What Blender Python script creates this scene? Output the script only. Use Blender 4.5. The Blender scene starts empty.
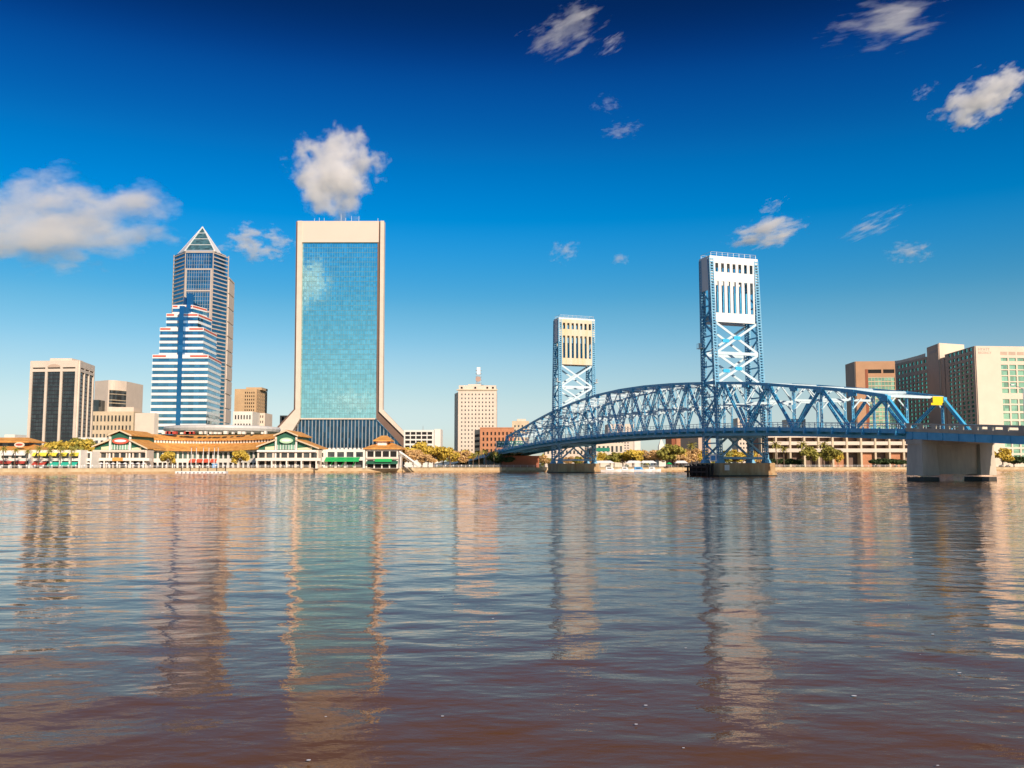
import bpy, bmesh, math, random
from mathutils import Vector, Matrix
from math import radians as R, sin, cos, pi
random.seed(7)
C = bpy.context.scene.collection
sc = bpy.context.scene

# ---------------------------------------------------------------- camera
F, CX, CY, HZ, CAMH = 900.0, 512.0, 384.0, 464.5, 3.1
PT = math.atan((HZ - CY) / F)
cam_d = bpy.data.cameras.new('camera'); cam = bpy.data.objects.new('camera', cam_d); C.objects.link(cam)
cam.location = (0, 0, CAMH); cam.rotation_euler = (pi / 2 + PT, 0, 0)
cam_d.sensor_width = 36; cam_d.lens = F / 1024 * 36; cam_d.clip_start = 0.2; cam_d.clip_end = 30000
sc.camera = cam

# ---------------------------------------------------------------- light
SUN_EL, SUN_AZ = R(27), R(153)          # azimuth clockwise from +Y: behind the camera, to its right
S = Vector((sin(SUN_AZ) * cos(SUN_EL), cos(SUN_AZ) * cos(SUN_EL), sin(SUN_EL)))
sd = bpy.data.lights.new('sun', 'SUN'); so = bpy.data.objects.new('sun', sd); C.objects.link(so)
sd.energy = 4.5; sd.angle = R(0.5); sd.color = (1.0, 0.83, 0.67)
so.rotation_euler = S.to_track_quat('Z', 'Y').to_euler(); so.location = (200, -300, 400)
w = bpy.data.worlds.new('World'); sc.world = w; w.use_nodes = True
wn, wl = w.node_tree.nodes, w.node_tree.links
wn.clear()
sky = wn.new('ShaderNodeTexSky'); sky.sky_type = 'NISHITA'; sky.sun_disc = False
sky.sun_elevation = SUN_EL; sky.sun_rotation = SUN_AZ; sky.air_density = 1.0; sky.dust_density = 0.3; sky.ozone_density = 2.5
tc = wn.new('ShaderNodeTexCoord'); sep = wn.new('ShaderNodeSeparateXYZ')
wl.new(tc.outputs['Generated'], sep.inputs[0])
ramp = wn.new('ShaderNodeValToRGB'); wl.new(sep.outputs['Z'], ramp.inputs[0])
SKY = [(0.0, (.44, .485, .58)), (0.033, (.457, .490, .580)), (0.071, (.490, .505, .523)), (0.127, (.357, .494, .525)), (0.181, (.157, .439, .527)),
       (0.261, (.006, .389, .618)), (0.337, (.004, .271, .527)), (0.408, (.004, .144, .376)), (0.47, (.004, .058, .175)), (0.60, (.01, .11, .28)), (0.72, (.10, .27, .46)), (0.85, (.36, .52, .68)), (1.0, (.55, .70, .82))]  # stops above the view are brightened to add ambient light on shaded sides

cr = ramp.color_ramp; cr.interpolation = 'CARDINAL'
while len(cr.elements) < len(SKY): cr.elements.new(0.5)
for e, (p, c) in zip(cr.elements, SKY): e.position = p
for e, (p, c) in zip(cr.elements, SKY): e.color = (*c, 1)
mul = wn.new('ShaderNodeMix'); mul.data_type = 'RGBA'; mul.blend_type = 'MULTIPLY'; mul.inputs[0].default_value = 1
wl.new(sky.outputs[0], mul.inputs[6]); wl.new(ramp.outputs[0], mul.inputs[7])
bg = wn.new('ShaderNodeBackground'); bg.inputs[1].default_value = 0.15
wo = wn.new('ShaderNodeOutputWorld')
wl.new(mul.outputs[2], bg.inputs[0]); wl.new(bg.outputs[0], wo.inputs[0])
sc.view_settings.view_transform = 'Standard'; sc.view_settings.look = 'None'
sc.view_settings.gamma = 1; sc.view_settings.use_curve_mapping = False
sc.view_settings.exposure = 0.30
sc.cycles.use_denoising = True
sc.cycles.max_bounces = 12; sc.cycles.diffuse_bounces = 3; sc.cycles.glossy_bounces = 4; sc.cycles.volume_bounces = 10; sc.cycles.transparent_max_bounces = 12
sc.cycles.sample_clamp_indirect = 6
sc.cycles.volume_max_steps = 256

# ---------------------------------------------------------------- pixel-of-the-photo -> point in the place, at a chosen distance
def at(px, py, Y):
    u, v = px - CX, CY - py
    dy = F * cos(PT) - v * sin(PT); dz = F * sin(PT) + v * cos(PT); t = Y / dy
    return Vector((u * t, Y, CAMH + dz * t))
def zz(py, Y): return at(CX, py, Y).z
def xx(px, Y, py=HZ): return at(px, py, Y).x
def shore(px):
    P = [(-900, 190), (-300, 250), (0, 294), (300, 350), (500, 385), (600, 400), (830, 450), (1024, 470), (1400, 500), (2200, 560)]
    for (a, b), (c, d) in zip(P, P[1:]):
        if px <= c: return b + (d - b) * (px - a) / (c - a)
    return P[-1][1]

# ---------------------------------------------------------------- materials
M = {}
def mat(name, col, rough=0.7, var=0.12, scale=0.15, metal=0.0, col2=None, spec=0.5, detail=6, coords='Object', stretch=None, bump=0.0):
    m = bpy.data.materials.new(name); m.use_nodes = True; nt = m.node_tree; n, l = nt.nodes, nt.links
    b = n['Principled BSDF']; b.inputs['Roughness'].default_value = rough; b.inputs['Metallic'].default_value = metal
    b.inputs['Specular IOR Level'].default_value = spec
    t = n.new('ShaderNodeTexCoord'); no = n.new('ShaderNodeTexNoise'); no.inputs['Scale'].default_value = scale
    no.inputs['Detail'].default_value = detail; no.inputs['Roughness'].default_value = 0.65
    src = t.outputs[coords]
    if stretch:
        mp = n.new('ShaderNodeMapping'); mp.inputs['Scale'].default_value = stretch; l.new(src, mp.inputs[0]); src = mp.outputs[0]
    l.new(src, no.inputs['Vector'])
    mr = n.new('ShaderNodeMapRange'); mr.inputs[1].default_value = 0.3; mr.inputs[2].default_value = 0.7; l.new(no.outputs[0], mr.inputs[0])
    mx = n.new('ShaderNodeMix'); mx.data_type = 'RGBA'; l.new(mr.outputs[0], mx.inputs[0])
    a = [c * (1 - var) for c in col]; c2 = col2 if col2 else [min(1, c * (1 + var)) for c in col]
    mx.inputs[6].default_value = (*a, 1); mx.inputs[7].default_value = (*c2, 1)
    l.new(mx.outputs[2], b.inputs['Base Color'])
    if bump:
        bp = n.new('ShaderNodeBump'); bp.inputs['Strength'].default_value = bump; bp.inputs['Distance'].default_value = 0.05
        l.new(no.outputs[0], bp.inputs['Height']); l.new(bp.outputs[0], b.inputs['Normal'])
    M[name] = m; return m
def glass(name, col, rough=0.06, metal=0.75, pane=(1.6, 1.6, 3.6), tilt=0.012, var=0.25):
    """Reflective coated glazing: each pane sits a hair differently in its frame and has its own tint."""
    m = bpy.data.materials.new(name); m.use_nodes = True; nt = m.node_tree; n, l = nt.nodes, nt.links
    b = n['Principled BSDF']; b.inputs['Roughness'].default_value = rough; b.inputs['Metallic'].default_value = metal
    t = n.new('ShaderNodeTexCoord'); sn = n.new('ShaderNodeVectorMath'); sn.operation = 'SNAP'
    ad = n.new('ShaderNodeVectorMath'); ad.operation = 'ADD'; ad.inputs[1].default_value = (0.013, 0.017, 0.011)
    l.new(t.outputs['Object'], ad.inputs[0]); l.new(ad.outputs[0], sn.inputs[0]); sn.inputs[1].default_value = pane
    wnz = n.new('ShaderNodeTexWhiteNoise'); l.new(sn.outputs[0], wnz.inputs[0])
    su = n.new('ShaderNodeVectorMath'); su.operation = 'SUBTRACT'; su.inputs[1].default_value = (.5, .5, .5); l.new(wnz.outputs['Color'], su.inputs[0])
    sl = n.new('ShaderNodeVectorMath'); sl.operation = 'SCALE'; sl.inputs['Scale'].default_value = tilt; l.new(su.outputs[0], sl.inputs[0])
    ge = n.new('ShaderNodeNewGeometry'); an = n.new('ShaderNodeVectorMath'); an.operation = 'ADD'
    l.new(ge.outputs['Normal'], an.inputs[0]); l.new(sl.outputs[0], an.inputs[1])
    nm = n.new('ShaderNodeVectorMath'); nm.operation = 'NORMALIZE'; l.new(an.outputs[0], nm.inputs[0]); l.new(nm.outputs[0], b.inputs['Normal'])
    mx = n.new('ShaderNodeMix'); mx.data_type = 'RGBA'; l.new(wnz.outputs['Value'], mx.inputs[0])
    mx.inputs[6].default_value = (*[c * (1 - var) for c in col], 1); mx.inputs[7].default_value = (*[min(1, c * (1 + var)) for c in col], 1)
    l.new(mx.outputs[2], b.inputs['Base Color']); M[name] = m; return m

mat('cream', (0.70, 0.585, 0.47), 0.8, 0.08); mat('white_stone', (0.78, 0.73, 0.64), 0.8, 0.06)
mat('beige', (0.62, 0.50, 0.34), 0.85, 0.12); mat('tan', (0.55, 0.37, 0.20), 0.85, 0.12)
mat('brown_wall_and_shade', (0.17, 0.10, 0.07), 0.6, 0.12); mat('dark_trim', (0.03, 0.03, 0.035), 0.5, 0.2)  # the brown also stands in for shade on the glass skyscraper's sides
mat('white_paint', (0.80, 0.79, 0.76), 0.5, 0.04); mat('red_paint', (0.60, 0.10, 0.05), 0.6, 0.1)
mat('orange_roof', (0.70, 0.27, 0.05), 0.75, 0.25, 0.5, col2=(0.84, 0.44, 0.11)); mat('green_paint', (0.02, 0.12, 0.07), 0.6, 0.2)
mat('bright_green', (0.01, 0.42, 0.10), 0.6, 0.1); mat('teal', (0.02, 0.42, 0.30), 0.7, 0.1)
mat('yellow_canvas', (0.80, 0.66, 0.06), 0.8, 0.1); mat('red_canvas', (0.45, 0.06, 0.04), 0.8, 0.15)
mat('white_canvas', (0.80, 0.78, 0.74), 0.8, 0.05); mat('pale_green', (0.45, 0.66, 0.42), 0.6, 0.08)
mat('brick', (0.50, 0.22, 0.11), 0.9, 0.15, 0.5); mat('bofa_stone', (0.50, 0.43, 0.38), 0.8, 0.08); mat('mull_teal', (0.14, 0.27, 0.29), 0.5, 0.05); mat('cream_frame', (0.72, 0.585, 0.48), 0.8, 0.02, 0.05); mat('brick_dark', (0.30, 0.10, 0.05), 0.9, 0.15, 0.5)
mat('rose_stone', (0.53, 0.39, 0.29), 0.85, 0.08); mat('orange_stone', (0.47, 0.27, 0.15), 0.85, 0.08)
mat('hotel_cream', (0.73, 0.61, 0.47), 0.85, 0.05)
mat('bridge_blue', (0.05, 0.40, 0.68), 0.4, 0.15, 0.6, col2=(0.09, 0.47, 0.74)); mat('bridge_pale', (0.55, 0.68, 0.72), 0.5, 0.12, 0.6)
mat('tower_white', (0.80, 0.79, 0.75), 0.6, 0.06, 0.5); mat('tower_rust', (0.72, 0.70, 0.60), 0.7, 0.1, 0.5, col2=(0.66, 0.50, 0.26), stretch=(1, 1, 0.12))
mat('gusset_cyan', (0.02, 0.45, 0.75), 0.5, 0.1); mat('yellow_sign', (0.90, 0.58, 0.0), 0.5, 0.03)
mat('sign_green', (0.0, 0.20, 0.12), 0.5, 0.03)
mat('concrete', (0.52, 0.47, 0.38), 0.9, 0.25, 0.4, col2=(0.62, 0.56, 0.44), stretch=(1, 1, 0.25))
mat('wet_concrete', (0.05, 0.045, 0.035), 0.6, 0.3, 1.5); mat('stained_concrete', (0.58, 0.45, 0.26), 0.9, 0.1, 0.6, col2=(0.34, 0.19, 0.08), stretch=(1, 1, 0.2))
mat('asphalt', (0.05, 0.05, 0.052), 0.9, 0.15); mat('timber', (0.035, 0.025, 0.02), 0.9, 0.3, 2)
mat('seawall', (0.50, 0.38, 0.22), 0.9, 0.2, 0.3, col2=(0.64, 0.51, 0.32), stretch=(1, 1, .3)); mat('pale_cream', (.66, .62, .40), 0.7, 0.1); mat('paving', (0.55, 0.45, 0.33), 0.9, 0.15, 0.2)
mat('grass', (0.06, 0.10, 0.03), 0.95, 0.3, 0.05, col2=(0.16, 0.15, 0.06)); mat('bark', (0.16, 0.11, 0.07), 0.95, 0.2, 2)
mat('leaf_yellow', (0.48, 0.36, 0.05), 0.8, 0.4, 0.9, col2=(0.85, 0.60, 0.08)); mat('leaf_olive', (0.16, 0.17, 0.03), 0.8, 0.3, 0.9, col2=(0.46, 0.40, 0.07))
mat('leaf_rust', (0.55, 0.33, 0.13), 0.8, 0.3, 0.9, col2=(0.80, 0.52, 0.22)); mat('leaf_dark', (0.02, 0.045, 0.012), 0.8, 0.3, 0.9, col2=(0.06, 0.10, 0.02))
mat('palm_leaf', (0.18, 0.20, 0.04), 0.7, 0.3, 0.9, col2=(0.48, 0.40, 0.08)); mat('steel', (0.55, 0.55, 0.53), 0.35, 0.05, metal=0.6)
mat('skyway', (0.60, 0.57, 0.52), 0.45, 0.05, 0.05); mat('dark_void', (0.012, 0.012, 0.012), 0.9, 0.2)
mat('blue_plastic', (0.04, 0.30, 0.65), 0.5, 0.1); mat('letter_grey', (0.42, 0.28, 0.22), 0.6, 0.05)
glass('glass_black', (0.07, 0.085, 0.09), 0.12, 0.5, (1.5, 1.5, 3.4), 0.01, 0.25)
glass('glass_mall', (0.10, 0.15, 0.12), 0.2, 0.4, (2, 2, 3), 0.05, 0.6)
glass('glass_teal', (0.45, 0.79, 0.81), 0.04, 0.97, (1.75, 50, 1.9), 0.006, 0.12)
glass('glass_pyr', (0.13, 0.29, 0.30), 0.2, 0.6, (2, 2, 2), 0.08, 0.4)
glass('glass_shaft', (0.04, 0.20, 0.40), 0.08, 0.8, (3, 3, 4), 0.02, 0.2)
glass('glass_blue', (0.13, 0.33, 0.47), 0.06, 0.9, (3.2, 3.2, 3.9), 0.02, 0.25)
glass('glass_tower', (0.09, 0.28, 0.40), 0.08, 0.9, (3.2, 3.2, 3.9), 0.02, 0.25)
glass('glass_deep', (0.04, 0.11, 0.19), 0.1, 0.8, (2, 2, 4), 0.03, 0.35)
glass('glass_green', (0.08, 0.42, 0.32), 0.12, 0.6, (2, 2, 3), 0.05, 0.6)
glass('glass_lime', (0.26, 0.46, 0.32), 0.2, 0.4, (2, 2, 3), 0.05, 0.3)
glass('glass_dim', (0.08, 0.09, 0.09), 0.15, 0.4, (2, 2, 3), 0.05, 0.6)

# ---------------------------------------------------------------- mesh helpers
class MB:
    def __init__(s): s.v, s.f = [], []
    def add(s, vs, fs):
        o = len(s.v); s.v += [tuple(v) for v in vs]; s.f += [tuple(i + o for i in f) for f in fs]; return s
    def hexa(s, b, t):            # bottom 4 and top 4 points, counterclockwise from above
        return s.add(list(b) + list(t), [(3, 2, 1, 0), (4, 5, 6, 7), (0, 1, 5, 4), (1, 2, 6, 5), (2, 3, 7, 6), (3, 0, 4, 7)])
    def box(s, x0, x1, y0, y1, z0, z1):
        return s.hexa([(x0, y0, z0), (x1, y0, z0), (x1, y1, z0), (x0, y1, z0)], [(x0, y0, z1), (x1, y0, z1), (x1, y1, z1), (x0, y1, z1)])
    def prism(s, poly, z0, z1, top=None):
        n = len(poly); zt = z1 if top is None else 0
        b = [(p[0], p[1], z0) for p in poly]
        t = [(p[0], p[1], (z1 if top is None else top[i])) for i, p in enumerate(poly)]
        return s.add(b + t, [tuple(range(n - 1, -1, -1)), tuple(range(n, 2 * n))] + [(i, (i + 1) % n, n + (i + 1) % n, n + i) for i in range(n)])
    def plate(s, poly, y0, y1):   # polygon in x,z extruded along y
        n = len(poly); a = [(p[0], y0, p[1]) for p in poly]; b = [(p[0], y1, p[1]) for p in poly]
        return s.add(a + b, [tuple(range(n)), tuple(range(2 * n - 1, n - 1, -1))] + [(i, n + i, n + (i + 1) % n, (i + 1) % n) for i in range(n)])
    def bar(s, a, b, w, h=None, up=(0, 0, 1)):
        a, b = Vector(a), Vector(b); h = h or w; d = (b - a).normalized(); up = Vector(up)
        if abs(d.dot(up)) > 0.98: up = Vector((0, 1, 0))
        x = d.cross(up).normalized() * w / 2; y = x.cross(d).normalized() * h / 2
        q = lambda p: [p - x - y, p + x - y, p + x + y, p - x + y]
        return s.add(q(a) + q(b), [(0, 1, 2, 3), (7, 6, 5, 4), (0, 4, 5, 1), (1, 5, 6, 2), (2, 6, 7, 3), (3, 7, 4, 0)])
    def tube(s, a, b, r0, r1=None, n=8):
        a, b = Vector(a), Vector(b); r1 = r0 if r1 is None else r1; d = (b - a).normalized()
        u = d.orthogonal().normalized(); v = d.cross(u); vs = []
        for p, r in ((a, r0), (b, r1)): vs += [p + (u * cos(2 * pi * i / n) + v * sin(2 * pi * i / n)) * r for i in range(n)]
        return s.add(vs, [tuple(range(n - 1, -1, -1)), tuple(range(n, 2 * n))] + [(i, (i + 1) % n, n + (i + 1) % n, n + i) for i in range(n)])
    def build(s, name, m, parent=None, kind=None, label=None):
        me = bpy.data.meshes.new(name); off = Vector((0, 0, 0))
        if parent is not None: off = world_loc(parent)
        me.from_pydata([tuple(Vector(v) - off) for v in s.v], [], s.f); me.update()
        bm = bmesh.new(); bm.from_mesh(me); bmesh.ops.recalc_face_normals(bm, faces=bm.faces); bm.to_mesh(me); bm.free()
        me.materials.append(M[m] if isinstance(m, str) else m)
        o = bpy.data.objects.new(name, me); C.objects.link(o)
        if parent is not None: o.parent = parent
        if kind: o['kind'] = kind
        if label: o['label'] = label
        return o
def world_loc(o):
    v = Vector((0, 0, 0))
    while o is not None: v += o.location; o = o.parent
    return v
def tag(o, label, cat, group=None):
    o['label'] = label; o['category'] = cat
    if group: o['group'] = group
    return o
def thing(name, loc, label, cat, group=None):
    o = bpy.data.objects.new(name, None); C.objects.link(o); o.location = loc; o.empty_display_size = 1
    return tag(o, label, cat, group)

class Face:
    """A wall plane: from point a to point b at plan level (outside is on the right of a->b seen from above turned down: normal = (dy,-dx))."""
    def __init__(s, a, b): s.a = Vector((a[0], a[1], 0)); s.b = Vector((b[0], b[1], 0)); s.d = (s.b - s.a); s.L = s.d.length; s.d.normalize(); s.n = Vector((s.d.y, -s.d.x, 0))
    def p(s, u, z, o=0): q = s.a + s.d * u + s.n * o; return Vector((q.x, q.y, z))
    def slab(s, mb, u0, u1, z0, z1, o0, o1):
        mb.hexa([s.p(u0, z0, o1), s.p(u1, z0, o1), s.p(u1, z0, o0), s.p(u0, z0, o0)], [s.p(u0, z1, o1), s.p(u1, z1, o1), s.p(u1, z1, o0), s.p(u0, z1, o0)])
def grid(L, n, m0, m1, frac):    # n openings between margins
    c = (L - m0 - m1) / n; return [(m0 + c * i + c * (1 - frac) / 2, m0 + c * (i + 1) - c * (1 - frac) / 2) for i in range(n)]
def facade(face, wall, z0, z1, cols, rows, skin=0.35, out=None, skip=None):
    """Add to wall mesh the wall skin with openings; return the list of opening panes."""
    panes = []; zc = z0
    for (ra, rb) in rows:
        if ra > zc + 1e-4: face.slab(wall, 0, face.L, zc, ra, 0, skin)
        uc = 0
        for (ca, cb) in cols:
            if ca > uc + 1e-4: face.slab(wall, uc, ca, ra, rb, 0, skin)
            panes.append((face, ca, cb, ra, rb)); uc = cb
        if uc < face.L - 1e-4: face.slab(wall, uc, face.L, ra, rb, 0, skin)
        zc = rb
    if zc < z1 - 1e-4: face.slab(wall, 0, face.L, zc, z1, 0, skin)
    return panes
def put_panes(panes, m, parent, o=0.06, limit=96, name='window'):
    panes = sorted(panes, key=lambda q: -(q[2] - q[1]) * (q[4] - q[3]) * (1 if q[0].n.y < -0.5 else 0.3))
    for (f, a, b, c, d) in panes[:limit]:
        mb = MB(); f.slab(mb, a, b, c, d, -0.05, o); mb.build(name, m, parent)
    if len(panes) > limit:
        mb = MB()
        for (f, a, b, c, d) in panes[limit:]: f.slab(mb, a, b, c, d, -0.05, o)
        mb.build(name, m, parent, kind='stuff')
def rows_of(z0, z1, n, frac, low=0.5):
    h = (z1 - z0) / n; return [(z0 + h * i + h * (1 - frac) * low, z0 + h * i + h * (1 - frac) * low + h * frac) for i in range(n)]
G = 1.55    # ground level

# ================================================================ SETTING
def structure(name, mb, m): o = mb.build(name, m); o['kind'] = 'structure'; return o
# river
FARAMP = 0.25
def water_mat():
    m = bpy.data.materials.new('river_water'); m.use_nodes = True; n, l = m.node_tree.nodes, m.node_tree.links
    n.clear(); out = n.new('ShaderNodeOutputMaterial'); mixs = n.new('ShaderNodeMixShader'); l.new(mixs.outputs[0], out.inputs[0])
    body = n.new('ShaderNodeBsdfDiffuse'); body.inputs[0].default_value = (0.145, 0.066, 0.022, 1); gls = n.new('ShaderNodeBsdfGlossy')
    gls.inputs['Color'].default_value = (1.0, 0.85, 0.77, 1); gls.inputs['Roughness'].default_value = 0.015
    fr = n.new('ShaderNodeFresnel'); fr.inputs['IOR'].default_value = 1.33
    pw = n.new('ShaderNodeMath'); pw.operation = 'POWER'; pw.inputs[1].default_value = 1.55; l.new(fr.outputs[0], pw.inputs[0])
    km = n.new('ShaderNodeMath'); km.operation = 'MULTIPLY'; km.inputs[1].default_value = 1.8; km.use_clamp = True; l.new(pw.outputs[0], km.inputs[0])
    l.new(km.outputs[0], mixs.inputs[0]); l.new(body.outputs[0], mixs.inputs[1]); l.new(gls.outputs[0], mixs.inputs[2])
    t = n.new('ShaderNodeTexCoord')
    def noise(scale, st, detail=3, rough=0.55, rot=0.0):
        mp = n.new('ShaderNodeMapping'); mp.inputs['Scale'].default_value = (*st, 1); mp.inputs['Rotation'].default_value = (0, 0, rot); l.new(t.outputs['Object'], mp.inputs[0])
        no = n.new('ShaderNodeTexNoise'); no.inputs['Scale'].default_value = scale; no.inputs['Detail'].default_value = detail; no.inputs['Roughness'].default_value = rough
        l.new(mp.outputs[0], no.inputs['Vector']); return no.outputs[0]
    def mth(op, a, bb=None, c=None):
        x = n.new('ShaderNodeMath'); x.operation = op
        for i, q in enumerate((a, bb, c)):
            if q is None: continue
            if isinstance(q, (int, float)): x.inputs[i].default_value = q
            else: l.new(q, x.inputs[i])
        return x.outputs[0]
    big = noise(0.10, (0.35, 1.0), 1, 0.5, 0.12)         # long low undulations
    med = noise(0.38, (0.45, 1.0), 1, 0.5, -0.1)
    mid = noise(1.25, (0.6, 1.0), 2, 0.5, -0.2)          # wind waves
    fine = noise(6.5, (0.6, 1.0), 3, 0.55, 0.2)           # ripples
    patch = noise(0.014, (0.22, 1.0), 4, 0.65, 0.03)     # calmer and rougher patches
    pm = n.new('ShaderNodeMapRange'); pm.inputs[1].default_value = 0.36; pm.inputs[2].default_value = 0.64; pm.inputs[3].default_value = 0.35; pm.inputs[4].default_value = 1.7
    l.new(patch, pm.inputs[0])
    sx = n.new('ShaderNodeSeparateXYZ'); l.new(t.outputs['Object'], sx.inputs[0])
    wd = n.new('ShaderNodeMapRange'); wd.inputs[1].default_value = 60; wd.inputs[2].default_value = 280; wd.inputs[3].default_value = 1.05; wd.inputs[4].default_value = 2.0; l.new(sx.outputs['Y'], wd.inputs[0])
    wind = mth('MULTIPLY', pm.outputs[0], wd.outputs[0])
    small = mth('MULTIPLY', mth('ADD', mth('MULTIPLY', mid, 0.046), mth('MULTIPLY', fine, 0.0075)), wind)
    h = small
    bp = n.new('ShaderNodeBump'); bp.inputs['Strength'].default_value = 1.0; bp.inputs['Distance'].default_value = 1.0
    l.new(h, bp.inputs['Height'])
    # open water: the slopes of waves too small to be drawn one by one from afar
    def slopes(scale, st, seed):
        mp = n.new('ShaderNodeMapping'); mp.inputs['Scale'].default_value = (*st, 1); mp.inputs['Location'].default_value = (seed, seed * 2, 0); l.new(t.outputs['Object'], mp.inputs[0])
        no = n.new('ShaderNodeTexNoise'); no.inputs['Scale'].default_value = scale; no.inputs['Detail'].default_value = 2; l.new(mp.outputs[0], no.inputs['Vector'])
        sb = n.new('ShaderNodeVectorMath'); sb.operation = 'SUBTRACT'; sb.inputs[1].default_value = (.5, .5, .5); l.new(no.outputs['Color'], sb.inputs[0]); return sb.outputs[0]
    far = n.new('ShaderNodeMapRange'); far.inputs[1].default_value = 18; far.inputs[2].default_value = 190; far.inputs[3].default_value = 0.0; far.inputs[4].default_value = FARAMP; l.new(sx.outputs['Y'], far.inputs[0])
    pn2 = noise(0.05, (0.12, 1.0), 4, 0.7, 0.02)
    pm2 = n.new('ShaderNodeMapRange'); pm2.inputs[1].default_value = 0.35; pm2.inputs[2].default_value = 0.65; pm2.inputs[3].default_value = 0.25; pm2.inputs[4].default_value = 1.6; l.new(pn2, pm2.inputs[0])
    amp = mth('MULTIPLY', far.outputs[0], pm2.outputs[0])
    ad = n.new('ShaderNodeVectorMath'); ad.operation = 'ADD'; l.new(slopes(0.9, (.6, 1), 3.1), ad.inputs[0]); l.new(slopes(3.7, (.8, 1), 9.7), ad.inputs[1])
    scl = n.new('ShaderNodeVectorMath'); scl.operation = 'SCALE'; l.new(ad.outputs[0], scl.inputs[0]); l.new(amp, scl.inputs['Scale'])
    fl = n.new('ShaderNodeVectorMath'); fl.operation = 'MULTIPLY'; fl.inputs[1].default_value = (1, 1, 0); l.new(scl.outputs[0], fl.inputs[0])
    sm = n.new('ShaderNodeVectorMath'); sm.operation = 'ADD'; l.new(bp.outputs[0], sm.inputs[0]); l.new(fl.outputs[0], sm.inputs[1])
    nz = n.new('ShaderNodeVectorMath'); nz.operation = 'NORMALIZE'; l.new(sm.outputs[0], nz.inputs[0])
    for x in (gls, fr): l.new(nz.outputs[0], x.inputs['Normal'])
    return m
M['river_water'] = water_mat()
import numpy as np
def river_mesh():
    """One sheet from bank to bank with real waves; rows and columns widen with distance from the south bank."""
    ys = [-2.9, 0.0, 3.0]; y = 5.0
    while y < 470: ys.append(y); y += 0.06 + 0.0024 * y
    ys += [480, 520, 700, 2500]; ys = np.array(ys)
    us = np.concatenate(([-60, -8], np.linspace(-1, 1, 760), [8, 60]))
    Y, U = np.meshgrid(ys, us, indexing='ij'); Wd = 0.62 * np.maximum(Y, 3) + 8; X = U * Wd
    env = np.clip((1 - np.abs(U)) * 12, 0, 1) * np.clip((Y - 3) / 3, 0, 1) * np.clip((478 - Y) / 20, 0, 1)
    sp = 0.0024 * Y + 0.06; rg = np.random.RandomState(3); Z = np.zeros_like(X); N = 70
    wind = 0.020 + 0.067 * np.clip((Y - 40) / 180, 0, 1)
    pat = 0.5 + 0.5 * np.sin(X * .011 + 2.1 * np.sin(Y * .034 + 1.0)) * np.sin(Y * .083 + 1.7 * np.sin(X * .019)); wind = wind * (0.62 + 0.62 * pat)
    for i in range(N):
        lam = 0.9 * (16 / 0.9) ** ((i + rg.rand()) / N); th = math.pi / 2 + rg.randn() * 0.6; k = 2 * math.pi / lam; ph = rg.rand() * 6.283
        f = np.clip((lam / sp - 3) / 3, 0, 1) * min(1.2, (2.6 / lam) ** 0.9)
        Z += f * np.sin(k * (X * math.cos(th) + Y * math.sin(th)) + ph + 1.5 * np.sin(X * .05 + i)) / k
    Z *= wind * math.sqrt(2 / N) * env
    nr, nc = X.shape; me = bpy.data.meshes.new('river')
    co = np.stack([X, Y, Z], -1).reshape(-1, 3).astype(np.float32)
    a = (np.arange(nr - 1)[:, None] * nc + np.arange(nc - 1)[None, :]).ravel(); q = np.stack([a, a + 1, a + nc + 1, a + nc], -1).ravel().astype(np.int32)
    me.vertices.add(len(co)); me.vertices.foreach_set('co', co.ravel()); me.loops.add(len(q)); me.loops.foreach_set('vertex_index', q)
    me.polygons.add(len(a)); me.polygons.foreach_set('loop_start', np.arange(0, len(q), 4, dtype=np.int32)); me.polygons.foreach_set('loop_total', np.full(len(a), 4, dtype=np.int32))
    me.polygons.foreach_set('use_smooth', np.ones(len(a), dtype=bool)); me.update(calc_edges=True); me.materials.append(M['river_water'])
    o = bpy.data.objects.new('river', me); C.objects.link(o); o['kind'] = 'structure'; return nr, nc
print('river', river_mesh())
# land: one sheet from the shoreline to the horizon
shp = [(xx(px, shore(px)), shore(px)) for px in (-900, -300, 0, 100, 200, 300, 400, 500, 600, 700, 830, 1024, 1400, 2200)]
poly = [(-9000, 190)] + shp + [(9000, 560), (9000, 12000), (-9000, 12000)]
structure('ground', MB().prism([(x, y + 1.0) for x, y in poly], -1.0, G - 0.05), 'grass')
prom = MB()
for (a, b) in zip(shp, shp[1:]):
    prom.hexa([(a[0], a[1] + 1.01, G - 0.5), (b[0], b[1] + 1.01, G - 0.5), (b[0], b[1] + 16, G - 0.5), (a[0], a[1] + 16, G - 0.5)],
              [(a[0], a[1] + 1.01, G), (b[0], b[1] + 1.01, G), (b[0], b[1] + 16, G), (a[0], a[1] + 16, G)])
structure('riverwalk', prom, 'paving')
structure('ground', MB().add([(-9000, -9000, 1.3), (9000, -9000, 1.3), (9000, -3, 1.3), (-9000, -3, 1.3), (-9000, -2.6, -1), (9000, -2.6, -1)], [(0, 1, 2, 3), (3, 2, 5, 4)]), 'grass')
wt = thing('seawall', (0, 350, 0), 'long cream concrete seawall with a dark tide mark along the far bank', 'seawall')
sw, st_, cp = MB(), MB(), MB()
for (a, b) in zip(shp, shp[1:]):
    for mb, o0, o1, z0, z1 in ((sw, 0, 1.0, 0.6, G + 0.15), (st_, -0.12, 1.0, -0.8, 0.6), (cp, -0.2, 1.2, G + 0.15, G + 0.32)):
        mb.hexa([(a[0], a[1] + o0, z0), (b[0], b[1] + o0, z0), (b[0], b[1] + o1, z0), (a[0], a[1] + o1, z0)], [(a[0], a[1] + o0, z1), (b[0], b[1] + o0, z1), (b[0], b[1] + o1, z1), (a[0], a[1] + o1, z1)])
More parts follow.
